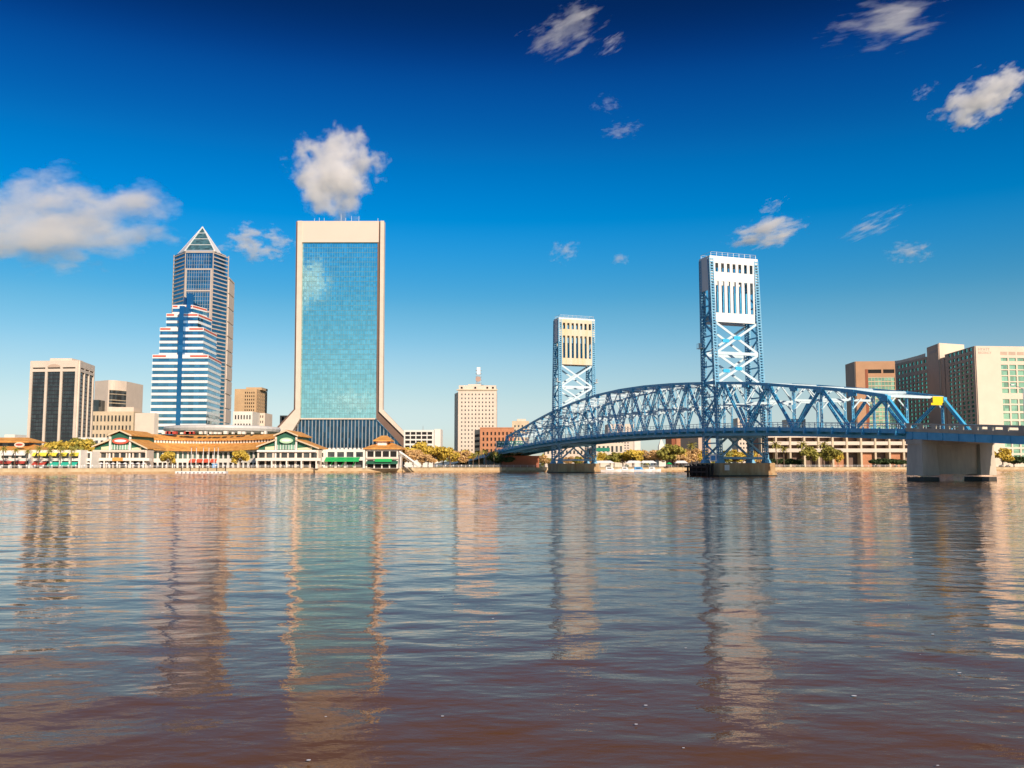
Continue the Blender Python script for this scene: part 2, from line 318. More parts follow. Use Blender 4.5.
sw.build('wall', 'seawall', wt); st_.build('tide_band', 'stained_concrete', wt); cp.build('coping', 'seawall', wt)
rl = thing('railing', (0, 352, G), 'pale metal railing with many posts along the top of the seawall', 'railing')
r1 = MB(); r2 = MB()
for (a, b) in zip(shp[1:-1], shp[2:-1]):
    A, B = Vector((a[0], a[1] + 0.5, G + 0.3)), Vector((b[0], b[1] + 0.5, G + 0.3)); nseg = max(1, int((B - A).length / 3))
    for hz_ in (0.5, 0.95): r1.bar(A + Vector((0, 0, hz_)), B + Vector((0, 0, hz_)), 0.07)
    for i in range(nseg): q = A.lerp(B, i / nseg); r2.bar(q, q + Vector((0, 0, 1)), 0.09)
r1.build('rail', 'white_paint', rl); r2.build('post', 'white_paint', rl, kind='stuff')

# ================================================================ BRIDGE
AX = Vector((-0.324, 0.946, 0)).normalized(); LX = Vector((AX.y, -AX.x, 0))     # along (away from camera), across (to the right)
T0 = Vector((58.5, 244.4, 0))
def B(s, wd, z): q = T0 + AX * s + LX * wd; return Vector((q.x, q.y, z))
SPAN = 104.0
def interp(P, s):
    for (a, b), (c, d) in zip(P, P[1:]):
        if s <= c:
            t = (s - a) / (c - a); return b + (d - b) * t
    return P[-1][1]
def deck_z(s):
    s += 3.6
    return interp([(-400, 2.2), (-230, 2.6), (-100, 7.9), (-68, 9.9), (-30, 11.7), (0, 12.6), (30, 13.1), (55, 13.2), (85, 13.0), (111, 12.5), (145, 11.3), (182, 9.3), (225, 6.6), (320, 2.5)], s)
def top_z(s):
    P = [(-58, 16.6), (0, 24.3), (55, 27.4), (111, 23.9), (170, 15.4)]
    # smooth through points
    return (27.3 - 0.00098 * (s - 50) ** 2) if -58 <= s <= 170 else 9
def top_zz(s):
    s += 3.6
    return interp([(-64.6, 16.6), (-54.5, 18.4), (-46, 19.6), (-39, 20.4), (-28, 21.9), (-18, 23.1), (-9, 24.0), (0, 24.7), (18, 26.0), (37, 26.9), (55, 27.2), (74, 26.8), (92, 25.7), (111, 23.9), (120, 22.8), (130, 21.4), (140, 19.9), (150, 18.3), (160, 16.9), (170, 15.6)], s)
W = 7.0
br = thing('lift_bridge', (T0.x, T0.y, 0), 'long blue steel truss lift bridge with two tall towers crossing the river', 'bridge')
# deck with sidewalks and edge girders
stn = [-330, -280, -230, -190, -160, -130, -100, -85, -75, -50, -30, -15, 0, 15, 30, 42, 55, 70, 85, 94, 104, 124, 141, 160, 178, 200, 225, 260, 320]
def ribbon(w0, w1, dz0, dz1, a=-1e9, b=1e9):
    mb = MB(); ss = [s for s in stn if a <= s <= b]
    for p, q in zip(ss, ss[1:]):
        zp, zq = deck_z(p), deck_z(q)
        mb.hexa([B(p, w0, zp + dz0), B(p, w1, zp + dz0), B(q, w1, zq + dz0), B(q, w0, zq + dz0)], [B(p, w0, zp + dz1), B(p, w1, zp + dz1), B(q, w1, zq + dz1), B(q, w0, zq + dz1)])
    return mb
ribbon(-8.7, 8.7, -0.35, 0).build('deck_slab', 'concrete', br)
ribbon(-6.4, 6.4, 0.004, 0.06).build('roadway', 'asphalt', br)
for sgn in (-1, 1):
    ribbon(min(sgn * 8.7, sgn * 9.05), max(sgn * 8.7, sgn * 9.05), -0.75, 0.12, -75, 178).build('edge_girder', 'bridge_blue', br)
    ribbon(min(sgn * 7.0, sgn * 7.5), max(sgn * 7.0, sgn * 7.5), -1.9, -0.36, -75, 178).build('bottom_chord', 'bridge_blue', br)
    ribbon(min(sgn * 8.2, sgn * 8.6), max(sgn * 8.2, sgn * 8.6), -1.75, -0.36, -330, -75).build('approach_girder', 'bridge_blue', br)
    ribbon(min(sgn * 8.2, sgn * 8.6), max(sgn * 8.2, sgn * 8.6), -1.8, -0.36, 178, 320).build('approach_girder', 'bridge_blue', br)
    # steel railing on the trussed part
    rail = ribbon(sgn * 8.85 - .06, sgn * 8.85 + .06, 1.15, 1.27, -75, 178); rail.v += []; 
    r2_ = ribbon(sgn * 8.85 - .04, sgn * 8.85 + .04, 0.62, 0.70, -75, 178); rail.add(r2_.v, r2_.f)
    s = -75.0
    while s <= 178: z = deck_z(s); rail.bar(B(s, sgn * 8.85, z), B(s, sgn * 8.85, z + 1.2), 0.12); s += 1.9
    s = -66.0
    rail.build('railing', 'bridge_pale', br)
    # concrete parapet with openings on the approach
    par = ribbon(sgn * 8.65 - .16, sgn * 8.65 + .16, 0.95, 1.25, -330, -75); c2 = ribbon(sgn * 8.65 - .16, sgn * 8.65 + .16, 0.0, 0.35, -330, -75); par.add(c2.v, c2.f)
    s = -330.0
    while s <= -75: z = deck_z(s); par.bar(B(s, sgn * 8.65, z + .3), B(s, sgn * 8.65, z + 1.0), 0.35, 0.9, up=AX); s += 3.1
    par.build('parapet', 'concrete', br)
# floor beams and brackets under the deck
fb = MB(); s = -73.0
while s <= 176:
    z = deck_z(s); fb.bar(B(s, -9.4, z - 0.8), B(s, 9.4, z - 0.8), 0.35, 0.9)
    for sgn in (-1, 1): fb.bar(B(s, sgn * 9.04, z - 0.95), B(s, sgn * 9.04, z + 0.35), 0.3)
    s += 4.62
fb.build('floor_beam', 'bridge_blue', br, kind='stuff')
for wd in (-4.5, 0, 4.5): ribbon(wd - .15, wd + .15, -1.3, -0.36, -75, 178).build('stringer', 'bridge_blue', br)
gd = MB(); s = -325.0
while s <= -76:
    z = deck_z(s)
    gd.bar(B(s, -8.6, z - 1.05), B(s, 8.6, z - 1.05), 0.3, 1.3)
    for sgn in (-1, 1): gd.bar(B(s, sgn * 8.66, z - 1.7), B(s, sgn * 8.66, z - .4), .14)
    s += 3.6
gd.build('cross_beam', 'bridge_blue', br, kind='stuff')
# trusses: posts and diagonals are sub-parts
panels = [-68 + i * 0 for i in range(0)]
near = [-75, -68.2, -58.5, -48.5, -39, -29, -19.5, -9.7, 0]
mid_ = [SPAN * i / 12 for i in range(1, 13)]
farp = [104 + x for x in (9.5, 19, 28.5, 38, 47.5, 57, 63)]
pts = near + mid_ + farp            # -68 foot of the end post; 171 last top point; 176 foot
ENDF = 172.0
for sgn in (-1, 1):
    wv = sgn * W
    ch = MB()
    tp = [B(s, wv, top_zz(s)) for s in pts[1:]]
    for a, b in zip(tp, tp[1:]): ch.bar(a - (b - a) * 0.01, b, 0.62, 0.68)
    ch.bar(B(-75, wv, deck_z(-75) - .4), tp[0], 0.62, 0.68); ch.bar(tp[-1], B(ENDF, wv, deck_z(ENDF) - .4), 0.7, 0.7)
    # joint plates
    for a in tp: ch.bar(a - AX * 0.9 - Vector((0, 0, .5)), a + AX * 0.9 - Vector((0, 0, .5)), 0.84, 1.1)
    tr = ch.build('truss', 'bridge_blue', br)
    for i, s in enumerate(pts[1:]):
        zt, zb = top_zz(s), deck_z(s) - 1.0
        mb = MB()
        ww = 0.34 if i % 2 else 0.42
        for o in (-.2, .2): mb.bar(B(s, wv + o, zb), B(s, wv + o, zt), 0.12, ww)
        z = zb
        while z < zt - 1: mb.bar(B(s, wv - .2, z), B(s, wv + .2, z + .55), .08); z += .75
        mb.build('post', 'bridge_blue', tr)
    seq = pts + [ENDF]
    for i, (a, b) in enumerate(zip(seq[1:], seq[2:-1] if False else seq[2:])):
        if b == ENDF: continue
        mb = MB(); lo, hi = (b, a) if i % 2 == 0 else (a, b)
        A_, B_ = B(hi, wv, top_zz(hi)), B(lo, wv, deck_z(lo) - .6)
        side = LX * 0.27
        for o in (-1, 1): mb.bar(A_ + side * o, B_ + side * o, 0.14, 0.42)
        L = (B_ - A_).length; nn = int(L / 1.0)
        for k in range(nn): p = A_.lerp(B_, k / nn); q = A_.lerp(B_, (k + .8) / nn); mb.bar(p - side, q + side, 0.1, .18)
        mb.build('diagonal', 'bridge_blue', tr)
# cross frames between the two trusses (struts, laterals, knee braces)
for i, s in enumerate(pts[1:]):
    zt = top_zz(s); zd = deck_z(s)
    mb = MB()
    mb.bar(B(s, -W, zt), B(s, W, zt), 0.4, 0.5)
    zl = zd + 6.3
    if zt - zl > 2.2:
        mb.bar(B(s, -W, zl), B(s, W, zl), 0.35, 0.5)
        n_ = 4 if zt - zl < 8 else 2
        xs = [-W + 2 * W * k / n_ for k in range(n_ + 1)]
        for k in range(n_): mb.bar(B(s, xs[k], zl if k % 2 == 0 else zt), B(s, xs[k + 1], zt if k % 2 == 0 else zl), 0.22, .3)
        if n_ == 2: 
            mb.bar(B(s, -W, zt), B(s, 0, zl), .22, .3); mb.bar(B(s, W, zt), B(s, 0, zl), .22, .3)
    for sgn in (-1, 1): mb.bar(B(s, sgn * W, zl - 2.2), B(s, sgn * (W - 2.2), zl), 0.25, .3)
    mb.build('sway_frame', 'bridge_pale', br)
lat = MB()
for a, b in zip(pts[1:], pts[2:]):
    lat.bar(B(a, -W, top_zz(a)), B(b, W, top_zz(b)), 0.28, .3); lat.bar(B(a, W, top_zz(a) - .05), B(b, -W, top_zz(b) - .05), 0.28, .3)
lat.build('lateral_bracing', 'bridge_pale', br)
# yellow clearance sign on the near portal
ps = -68.6; zp = top_zz(-68.2)
mb = MB(); c0, c1 = B(ps - .2, W - 3.5, 0), B(ps - .2, W - .2, 0)
fsn = Face((c0.x, c0.y), (c1.x, c1.y)); fsn.slab(mb, 0.5, fsn.L, zp - 1.15, zp + .15, 0, .12); fsn.slab(mb, 0, fsn.L - .5, zp - 1.6, zp - 1.16, 0, .12)
mb.build('warning_panel', 'yellow_sign', br)
# towers
def tower(s0, s1, s1b, name_lab, near_t):
    """columns: s0 faces the lift span and is upright, s1 (top) spreads to s1b (base)."""
    ztop = 59.0; zb = 3.6; TW = 7.0
    panel_mat = 'tower_white' if near_t else 'tower_rust'
    f_s = min(s0, s1)   # the side towards the camera at the top
    hd = MB()          # head house
    sa, sb = min(s0, s1) - .5, max(s0, s1) + .5
    def sbox(mb, a, b, w0, w1, z0, z1):
        mb.hexa([B(a, w0, z0), B(a, w1, z0), B(b, w1, z0), B(b, w0, z0)], [B(a, w0, z1), B(a, w1, z1), B(b, w1, z1), B(b, w0, z1)])
    sbox(hd, sa, sb, -TW - .5, TW + .5, ztop - 0.5, ztop)                       # roof
    for sg in (-1, 1): sbox(hd, sa, sb, sg * (TW + .5) - (.25 if sg > 0 else 0), sg * (TW + .5) + (.25 if sg < 0 else 0), ztop - 9.2, ztop - .5)   # side walls
    tw_ = hd.build('tower', 'tower_white', br, label=name_lab)
    for (sA, sB) in ((sa, sa + .3), (sb - .3, sb)):                             # portal faces with windows and slots
        mb = MB(); x0, x1 = -TW + .75, TW - .75; 
        wt0, wt1, bt0, bt1 = ztop - 4.3, ztop - 1.9, ztop - 15.4, ztop - 6.8
        sbox(mb, sA, sB, -TW - .2, TW + .2, wt1, ztop - .5)
        sbox(mb, sA, sB, -TW - .2, TW + .2, bt1, wt0)
        sbox(mb, sA, sB, x0, x1, ztop - 17.9, bt0)
        nW = 7; c = (x1 - x0) / nW
        for k in range(nW + 1):
            xc = x0 + c * k; hw = c * .24
            sbox(mb, sA, sB, max(x0, xc - hw), min(x1, xc + hw), wt0, wt1); sbox(mb, sA, sB, max(x0, xc - hw), min(x1, xc + hw), bt0, bt1)
        mb.build('head_wall', panel_mat, tw_)
    cw = MB(); sbox(cw, (sa + sb) / 2 - .9, (sa + sb) / 2 + .9, -TW + 1.1, TW - 1.1, ztop - 17.5, ztop - 9.4)
    cw.build('counterweight', 'bridge_blue', tw_)
    # roof rail
    rr = MB()
    for wd in (-TW, TW): rr.bar(B(sa, wd, ztop + 1.1), B(sb, wd, ztop + 1.1), .07)
    for s in (sa + .2, sb - .2):
        rr.bar(B(s, -TW, ztop + 1.1), B(s, TW, ztop + 1.1), .07); rr.bar(B(s, -TW, ztop + .6), B(s, TW, ztop + .6), .05)
        for k in range(9): wd = -TW + 2 * TW * k / 8; rr.bar(B(s, wd, ztop), B(s, wd, ztop + 1.1), .07)
    rr.build('roof_railing', 'steel', tw_)
    # sheaves
    for sg in (-1, 1):
        mb = MB(); c_ = B((sa + sb) / 2, sg * (TW - 2.0), ztop - 3.4); mb.tube(c_ - LX * .4, c_ + LX * .4, 1.5, n=20); mb.build('sheave', 'bridge_blue', tw_)
    # columns
    for sg in (-1, 1):
        for (t_, b_) in ((s0, s0), (s1, s1b)):
            mb = MB(); P, Q = B(t_, sg * TW, ztop - .5), B(b_, sg * TW, zb); hw = .55
            ax = (P - Q).normalized(); n_ = int((P - Q).length / .75)
            for so_ in (-1, 1):
                for wo in (-1, 1): off = AX * so_ * hw * .8 + LX * wo * hw; mb.bar(Q + off, P + off, .22, .22)
            for k in range(n_):
                p = Q.lerp(P, (k + .2) / n_); q = Q.lerp(P, (k + .62) / n_)
                for so_ in (-1, 1):
                    o1 = AX * so_ * (hw * .8 + .1)
                    mb.bar(p + o1, q + o1, 2 * hw, .05, up=AX)          # perforated cover plates on the portal sides
                for wo in (-1, 1):
                    o1 = LX * wo * (hw + .02); d_ = AX * hw * .7 * (1 if k % 2 else -1)
                    mb.bar(Q.lerp(P, k / n_) + o1 - d_, Q.lerp(P, (k + 1) / n_) + o1 + d_, .08, .14)
            mb.bar(Q + LX * (sg * .3), P + LX * (sg * .3), .08, .8, up=AX)
            for zf in (zb + .1,): mb.hexa([B(b_ - 1, sg * TW - 1, zb - .1), B(b_ - 1, sg * TW + 1, zb - .1), B(b_ + 1, sg * TW + 1, zb - .1), B(b_ + 1, sg * TW - 1, zb - .1)],
                                          [B(b_ - .7, sg * TW - .7, zb + .8), B(b_ - .7, sg * TW + .7, zb + .8), B(b_ + .7, sg * TW + .7, zb + .8), B(b_ + .7, sg * TW - .7, zb + .8)])
            mb.build('column', 'bridge_blue2', tw_)
    def sat(which, z): return s0 if which == 0 else s1b + (s1 - s1b) * (z - zb) / (ztop - zb)
    # side lacing between the two columns of one side
    for sg in (-1, 1):
        mb = MB(); z = zb + 1.0; k = 0
        while z < ztop - 10:
            dz = 4.1; z2 = min(z + dz, ztop - 9.3)
            a0, a1 = (0, 1) if k % 2 else (1, 0)
            mb.bar(B(sat(a0, z), sg * TW, z), B(sat(a1, z2), sg * TW, z2), .28, .4)
            mb.bar(B(sat(0, z), sg * TW, z), B(sat(1, z), sg * TW, z), .25, .35)
            z = z2; k += 1
            if z2 >= ztop - 9.4: break
        mb.build('side_lacing', 'bridge_blue', tw_)
    # portal bracing, both faces
    Zs = [41.1, 32.6, 24.6]
    for wch in (0, 1):
        mb = MB(); gs = MB()
        m_ = 'bridge_pale'
        for i, (za, zb_) in enumerate(zip(Zs, Zs[1:])):
            for sg in (-1, 1): mb.bar(B(sat(wch, za) , sg * (TW - .3), za), B(sat(wch, zb_), -sg * (TW - .3), zb_), .62, .18, up=AX) if sg > 0 else mb.bar(B(sat(wch, za) + .06, sg * (TW - .3), za), B(sat(wch, zb_) + .06, -sg * (TW - .3), zb_), .62, .18, up=AX)
            zc = (za + zb_) / 2; cc = sat(wch, zc); gs.hexa([B(cc - .16, -1.0, zc - .5), B(cc - .16, 1.0, zc - .5), B(cc + .22, 1.0, zc - .5), B(cc + .22, -1.0, zc - .5)], [B(cc - .16, -1.0, zc + .5), B(cc - .16, 1.0, zc + .5), B(cc + .22, 1.0, zc + .5), B(cc + .22, -1.0, zc + .5)])
        for za in Zs[1:]: mb.bar(B(sat(wch, za), -TW, za), B(sat(wch, za), TW, za), .35, .8)
        mb.build('cross_bracing', 'bridge_pale' , tw_)
        if near_t: gs.build('gusset', 'gusset_cyan', tw_)
        # below the deck
        mb = MB(); zt = 10.6; zl = zb + 1.2
        mb.bar(B(sat(wch, zt), -TW, zt), B(sat(wch, zt), TW, zt), .5, .9); mb.bar(B(sat(wch, zl), -TW, zl), B(sat(wch, zl), TW, zl), .45, .6)
        for sg in (-1, 1): mb.bar(B(sat(wch, zt), 0, zt), B(sat(wch, zl), sg * TW, zl), .4, .55)
        mb.build('lower_bracing', 'bridge_blue2', tw_)
    # operating platforms on the sides
    for sg in (-1, 1):
        mb = MB(); z = 34.3; c_ = sat(0, z)
        mb.hexa([B(c_ - 1.2, sg * (TW + .7) - .7, z), B(c_ - 1.2, sg * (TW + .7) + .7, z), B(c_ + 1.2, sg * (TW + .7) + .7, z), B(c_ + 1.2, sg * (TW + .7) - .7, z)],
                [B(c_ - 1.2, sg * (TW + .7) - .7, z + .2), B(c_ - 1.2, sg * (TW + .7) + .7, z + .2), B(c_ + 1.2, sg * (TW + .7) + .7, z + .2), B(c_ + 1.2, sg * (TW + .7) - .7, z + .2)])
        for q in (-1.1, 1.1): mb.bar(B(c_ + q, sg * (TW + 1.3), z + .2), B(c_ + q, sg * (TW + 1.3), z + 1.4), .1)
        mb.bar(B(c_ - 1.1, sg * (TW + 1.3), z + 1.4), B(c_ + 1.1, sg * (TW + 1.3), z + 1.4), .1)
        mb.tube(B(c_, sg * (TW + 1.1), z + .2), B(c_, sg * (TW + 1.1), z + 1.5), .35)
        mb.build('platform', 'steel', tw_)
mat('bridge_blue2', (0.10, 0.38, 0.60), 0.45, 0.15, 0.6, col2=(0.20, 0.48, 0.66))
tower(0.0, -4.4, -7.2, 'nearer and taller looking lift tower with white slotted head', True)
tower(SPAN, SPAN + 4.4, SPAN + 7.2, 'farther lift tower with rust streaked yellowish head', False)
# machinery cabin on the lift span
mb = MB(); mb.hexa([B(52, -3, 27.3), B(52, 3, 27.3), B(58, 3, 27.3), B(58, -3, 27.3)], [B(52, -3, 27.9), B(52, 3, 27.9), B(58, 3, 27.9), B(58, -3, 27.9)])
mb.build('walkway', 'bridge_blue', br)
# piers
def pier_box(mb, a, b, w0, w1, z0, z1, tap=0):
    mb.hexa([B(a - tap, w0 - tap, z0), B(a - tap, w1 + tap, z0), B(b + tap, w1 + tap, z0), B(b + tap, w0 - tap, z0)], [B(a, w0, z1), B(a, w1, z1), B(b, w1, z1), B(b, w0, z1)])
for (a, b) in ((-9.2, 1.8), (SPAN - 1.8, SPAN + 9.2)):
    mb = MB(); pier_box(mb, a, b, -8.4, 8.4, 0.9, 3.5); pier_box(mb, a - .3, b + .3, -8.7, 8.7, -1.5, .9)
    p = mb.build('pier', 'stained_concrete', br)
    mb = MB(); pier_box(mb, a - .34, b + .34, -8.74, 8.74, -1.5, .35); mb.build('tide_band', 'wet_concrete', p)
mb = MB(); pp = -77
for sg in (-1, 1):
    w0, w1 = (-8.6, -5.2) if sg < 0 else (5.2, 8.6)
    pier_box(mb, pp - 1.8, pp + 1.8, w0, w1, 1.1, 6.9, 0.25)
pier_box(mb, pp - 1.2, pp + 1.2, -5.2, 5.2, 1.3, 6.9); pier_box(mb, pp - 2.0, pp + 2.0, -8.8, 8.8, 6.9, 7.72); pier_box(mb, pp - 1.2, pp + 1.2, -7.4, 7.4, 7.72, 8.0)
p = mb.build('pier', 'concrete_pale', br) if 'concrete_pale' in M else mb.build('pier', 'concrete', br)
mb = MB()
for sg in (-1, 1):
    w0, w1 = (-8.7, -5.1) if sg < 0 else (5.1, 8.7); pier_box(mb, pp - 2.1, pp + 2.1, w0, w1, -1.5, .75, .1)
mb.build('footing', 'wet_concrete', p)
for s in (-107, -142, -177, -212):
    mb = MB(); zt = deck_z(s) - 2.35
    for wd in (-7.5, 0, 7.5): pier_box(mb, s - .8, s + .8, wd - .9, wd + .9, -1.5, zt - 1)
    pier_box(mb, s - 1, s + 1, -9.6, 9.6, zt - 1, zt); mb.build('pier', 'concrete', br)
# north abutment
mb = MB(); pier_box(mb, 168, 172, -8.6, 8.6, G - 1, 7.0); mb.build('abutment', 'brick_dark', br)
for s in (196, 222, 250):
    mb = MB(); zt = deck_z(s) - 1.85
    if zt > G + 1: pier_box(mb, s - .8, s + .8, -8.6, 8.6, G - .5, zt); mb.build('pier', 'concrete', br)
# overhead green direction signs at the north end
def letters(face, txt_rows, parent, m, z_top, h, u0, u1):
    mb = MB(); rnd = random.Random(3)
    for r_, row in enumerate(txt_rows):
        z1 = z_top - r_ * h * 1.6; n_ = len(row); cw_ = (u1 - u0) / n_
        for k, chh in enumerate(row):
            if chh == ' ': continue
            a = u0 + k * cw_; face.slab(mb, a, a + cw_ * .25, z1 - h, z1, .1, .16)
            face.slab(mb, a + cw_ * .25, a + cw_ * .72, z1 - h * (.3 + .5 * rnd.random()), z1 - h * .05, .1, .16)
    mb.build('lettering', m, parent)
def text_on(face, txt, u, z, size, parent, m, o=.1, name='lettering'):
    cu = bpy.data.curves.new('t', 'FONT'); cu.body = txt; cu.size = size; cu.extrude = .03
    ob = bpy.data.objects.new('t', cu); C.objects.link(ob); bpy.context.view_layer.update()
    me = bpy.data.meshes.new_from_object(ob.evaluated_get(bpy.context.evaluated_depsgraph_get())); bpy.data.objects.remove(ob)
    org = face.p(u, z, o) - world_loc(parent)
    me.transform(Matrix(((face.d.x, 0, face.n.x, org.x), (face.d.y, 0, face.n.y, org.y), (0, 1, 0, org.z), (0, 0, 0, 1))))
    me.materials.clear(); me.materials.append(M[m]); x = bpy.data.objects.new(name, me); C.objects.link(x); x.parent = parent; return x
mb = MB(); sgs = 179.0; zg = zz(444.5, 412)
sg_t = thing('road_sign', B(sgs, 0, deck_z(sgs)), 'pair of green overhead highway signs with white lettering at the far end of the bridge', 'road sign')
for wd in (-8.2, 8.2): mb.bar(B(sgs, wd, deck_z(sgs)), B(sgs, wd, zg + 1.8), .3)
mb.bar(B(sgs, -8.2, zg + 1.2), B(sgs, 8.2, zg + 1.2), .25); mb.bar(B(sgs, -8.2, zg - .6), B(sgs, 8.2, zg - .6), .25)
mb.build('gantry', 'steel', sg_t)
q0, q1 = B(sgs - .3, -8.0, 0), B(sgs - .3, 6.6, 0); fg = Face((q0.x, q0.y), (q1.x, q1.y))
for (u0, u1, tx) in ((0, 8.6, ['OCEAN ST', 'UNION']), (9.0, 14.0, ['MAIN', 'ST'])):
    mb = MB(); fg.slab(mb, u0, u1, zg - 1.4, zg + 1.6, 0, .1); pn = mb.build('panel', 'sign_green', sg_t); letters(fg, tx, pn, 'white_paint', zg + 1.2, .8, u0 + .5, u1 - .4)
# fender dolphin beside near pier
mb = MB()
for k in range(5):
    for j in range(3): c = B(-8 + k * 2.4, -9.9 - j * .8, 0); mb.tube(c - Vector((0, 0, 2)), c + Vector((0, 0, 3.3 - .2 * j)), .32, .28)
o = thing('timber_fender', B(-4, -12, 0), 'dark timber pile fender beside the nearer tower pier', 'fender'); mb.build('pile_cluster', 'timber', o)
mb = MB(); mb.bar(B(-9, -11.9, 1.2), B(2.5, -11.9, 1.2), .3, .4); mb.bar(B(-9, -11.9, 2.5), B(2.5, -11.9, 2.5), .3, .4); mb.build('wale', 'timber', o)
mb = MB(); c = B(-9.4, -10.4, 0); mb.box(c.x - .9, c.x + .9, c.y - .1, c.y, 3.9, 5.7); sgn_ = mb.build('sign', 'white_paint', o)
mb = MB(); mb.box(c.x - .55, c.x + .55, c.y - .16, c.y - .1, 4.2, 5.3); mb.build('sign_marking', 'blue_plastic', sgn_)
mb = MB(); mb.bar(Vector((c.x, c.y + .1, 1)), Vector((c.x, c.y + .1, 5.6)), .18); mb.build('sign_post', 'timber', o)
mb = MB(); c = B(-10.7, -6.5, 0); f_ = Face((B(-9.25, -7, 0).x, B(-9.25, -7, 0).y), (B(-9.25, -5, 0).x, B(-9.25, -5, 0).y)); f_.slab(mb, 0, 1.4, 1.6, 3.0, 0, .12)
tag(mb.build('notice_board', 'white_paint'), 'small pale notice board fixed on the nearer tower pier face', 'sign')
# street lamp on the approach
def lamp(s, wd, label, armdir=-1):
    z = deck_z(s); p0 = B(s, wd, z); t = thing('street_lamp', p0, label, 'street lamp', 'lamps on the bridge')
    MB().tube(p0, p0 + Vector((0, 0, 8.2)), .14, .08).build('pole', 'steel', t)
    a = p0 + Vector((0, 0, 8.0)); b = a + LX * armdir * 2.2 + Vector((0, 0, .7)); MB().tube(a, b, .06).build('arm', 'steel', t)
    MB().bar(b, b + LX * armdir * .8, .3, .18).build('lamp_head', 'white_paint', t)
lamp(-86, 8.6, 'tall street lamp on the right approach of the bridge before the hotel')

# ================================================================ TOWERS OF THE CITY
def loc(x, y): return (x, y, G)
# --- dark glass office tower with cream piers
D1 = 520; a = at(27.5, 440, D1 + 3); b = at(75.5, 440, D1); c = at(90.5, 440, D1 + 29); d = Vector((c.x - (b.x - a.x), c.y + 3, 0))
ztop = zz(360.5, D1); zgl1 = zz(371.5, D1)
t = thing('office_tower', loc(a.x, a.y), 'dark glass office tower with cream piers at the far left', 'building')
core = MB(); core.prism([a, b, c, d], G - .5, ztop); wall = core
fronts = [(Face(a, b), 3, 1.5, 1.35), (Face(b, c), 3, 1.7, 1.1)]
allp = []
for fc, n_, m_, pw in fronts:
    cw_ = (fc.L - m_ * 2 - pw * (n_ - 1)) / n_; cols = [(m_ + i * (cw_ + pw), m_ + i * (cw_ + pw) + cw_) for i in range(n_)]
    allp += facade(fc, wall, G, ztop, cols, [(G + 5, zgl1), (zz(368.6, D1), zz(367.2, D1))], .8)
    for (f2, ca, cb, ra, rb) in list(allp)[-n_ * 2:]:
        pass
wo_ = wall.build('wall', 'cream', t)
big_ = [q for q in allp if q[4] - q[3] > 5]; small = [q for q in allp if q[4] - q[3] <= 5]
gl, sp = [], MB()
for (f2, ca, cb, ra, rb) in big_:
    nf = 22; h = (rb - ra) / nf
    for k in range(nf): gl.append((f2, ca, cb, ra + h * k + h * .28, ra + h * (k + 1)))
    f2.slab(sp, ca, cb, ra, rb, -.04, .04)
    nm = max(2, int((cb - ca) / 1.5))
    for k in range(1, nm): u = ca + (cb - ca) * k / nm; f2.slab(sp, u - .05, u + .05, ra, rb, .04, .16)
sp.build('spandrel', 'dark_spandrel' if 'dark_spandrel' in M else 'dark_trim', t); put_panes(gl, 'glass_black', t, .1, 96)
put_panes(small, 'dark_void', t, .05, name='vent')
x0, x1 = at(48, 440, D1 + 8).x, at(70, 440, D1 + 8).x; MB().box(x0, x1, D1 + 6, D1 + 20, ztop, zz(358.3, D1 + 6)).build('penthouse', 'cream', t)
# arch over the middle bay
f0 = fronts[0][0]; mb = MB(); uc = f0.L / 2; n_ = 12
ar = [(uc + 4 * cos(pi * k / n_), zz(367.0, D1) + 1.6 * sin(pi * k / n_)) for k in range(n_ + 1)]
for (u0, z0), (u1, z1) in zip(ar, ar[1:]): 
    mb.hexa([f0.p(u1, zz(367.2, D1) + .1, .84), f0.p(u0, zz(367.2, D1) + .1, .84), f0.p(u0, zz(367.2, D1) + .1, .7), f0.p(u1, zz(367.2, D1) + .1, .7)], [f0.p(u1, z1 + .15, .84), f0.p(u0, z0 + .15, .84), f0.p(u0, z0 + .15, .7), f0.p(u1, z1 + .15, .7)])
mb.build('arch', 'rose_stone', t)

# --- generic block
def block(name, label, pxs, D, py_top, depth, m, parts=(), cat='building', rot=0.0, z0=G - .5, group=None, pymeas=440):
    a, b = at(pxs[0], pymeas, D), at(pxs[1], pymeas, D)
    b = Vector((b.x, D + (b.x - a.x) * math.tan(rot), 0))
    n = Vector((b.y - a.y, -(b.x - a.x), 0)).normalized()
    c, d = b - n * depth, a - n * depth
    t = thing(name, loc(a.x, a.y), label, cat, group); ztop = zz(py_top, D)
    wall = MB().prism([a, b, c, d], z0, ztop)
    return t, wall, Face(a, b), Face(b, c), Face(d, a), ztop
# cream civic block behind
t, wl_, f, fr, fl, zt = block('office_building', 'cream office block with a raised drum and curved window right of the dark glass tower', (90, 133), 600, 411.5, 25, 'beige')
zt2 = zz(411.5, 600)
pn = facade(f, wl_, G, zt, grid(f.L, 11, 1, 1, .5), [(zz(438, 600), zz(434, 600)), (zz(430, 600), zz(425.5, 600)), (zz(421.5, 600), zz(415.5, 600))], .5)
put_panes(pn, 'glass_dim', t)
e0, e1 = at(133.5, 440, 552), at(153, 440, 552)
MB().box(e0.x, e1.x, 553, 575, G, zz(413, 553)).build('wing', 'cream', t)
wl_.build('wall', 'beige', t)
mb = MB(); q0, q1, q2 = at(92.5, 440, 620), at(106, 440, 612), at(124.5, 440, 622); zt3 = zz(380.5, 615)
arc = [q1.lerp(q2, k / 8) + Vector((0, -3.5 * sin(pi * k / 8), 0)) for k in range(9)]
mb.prism([q0, *arc, Vector((q2.x, 650, 0)), Vector((q0.x, 650, 0))], zt2 - 2, zt3)
mb.build('drum', 'cream', t)
mb = MB()
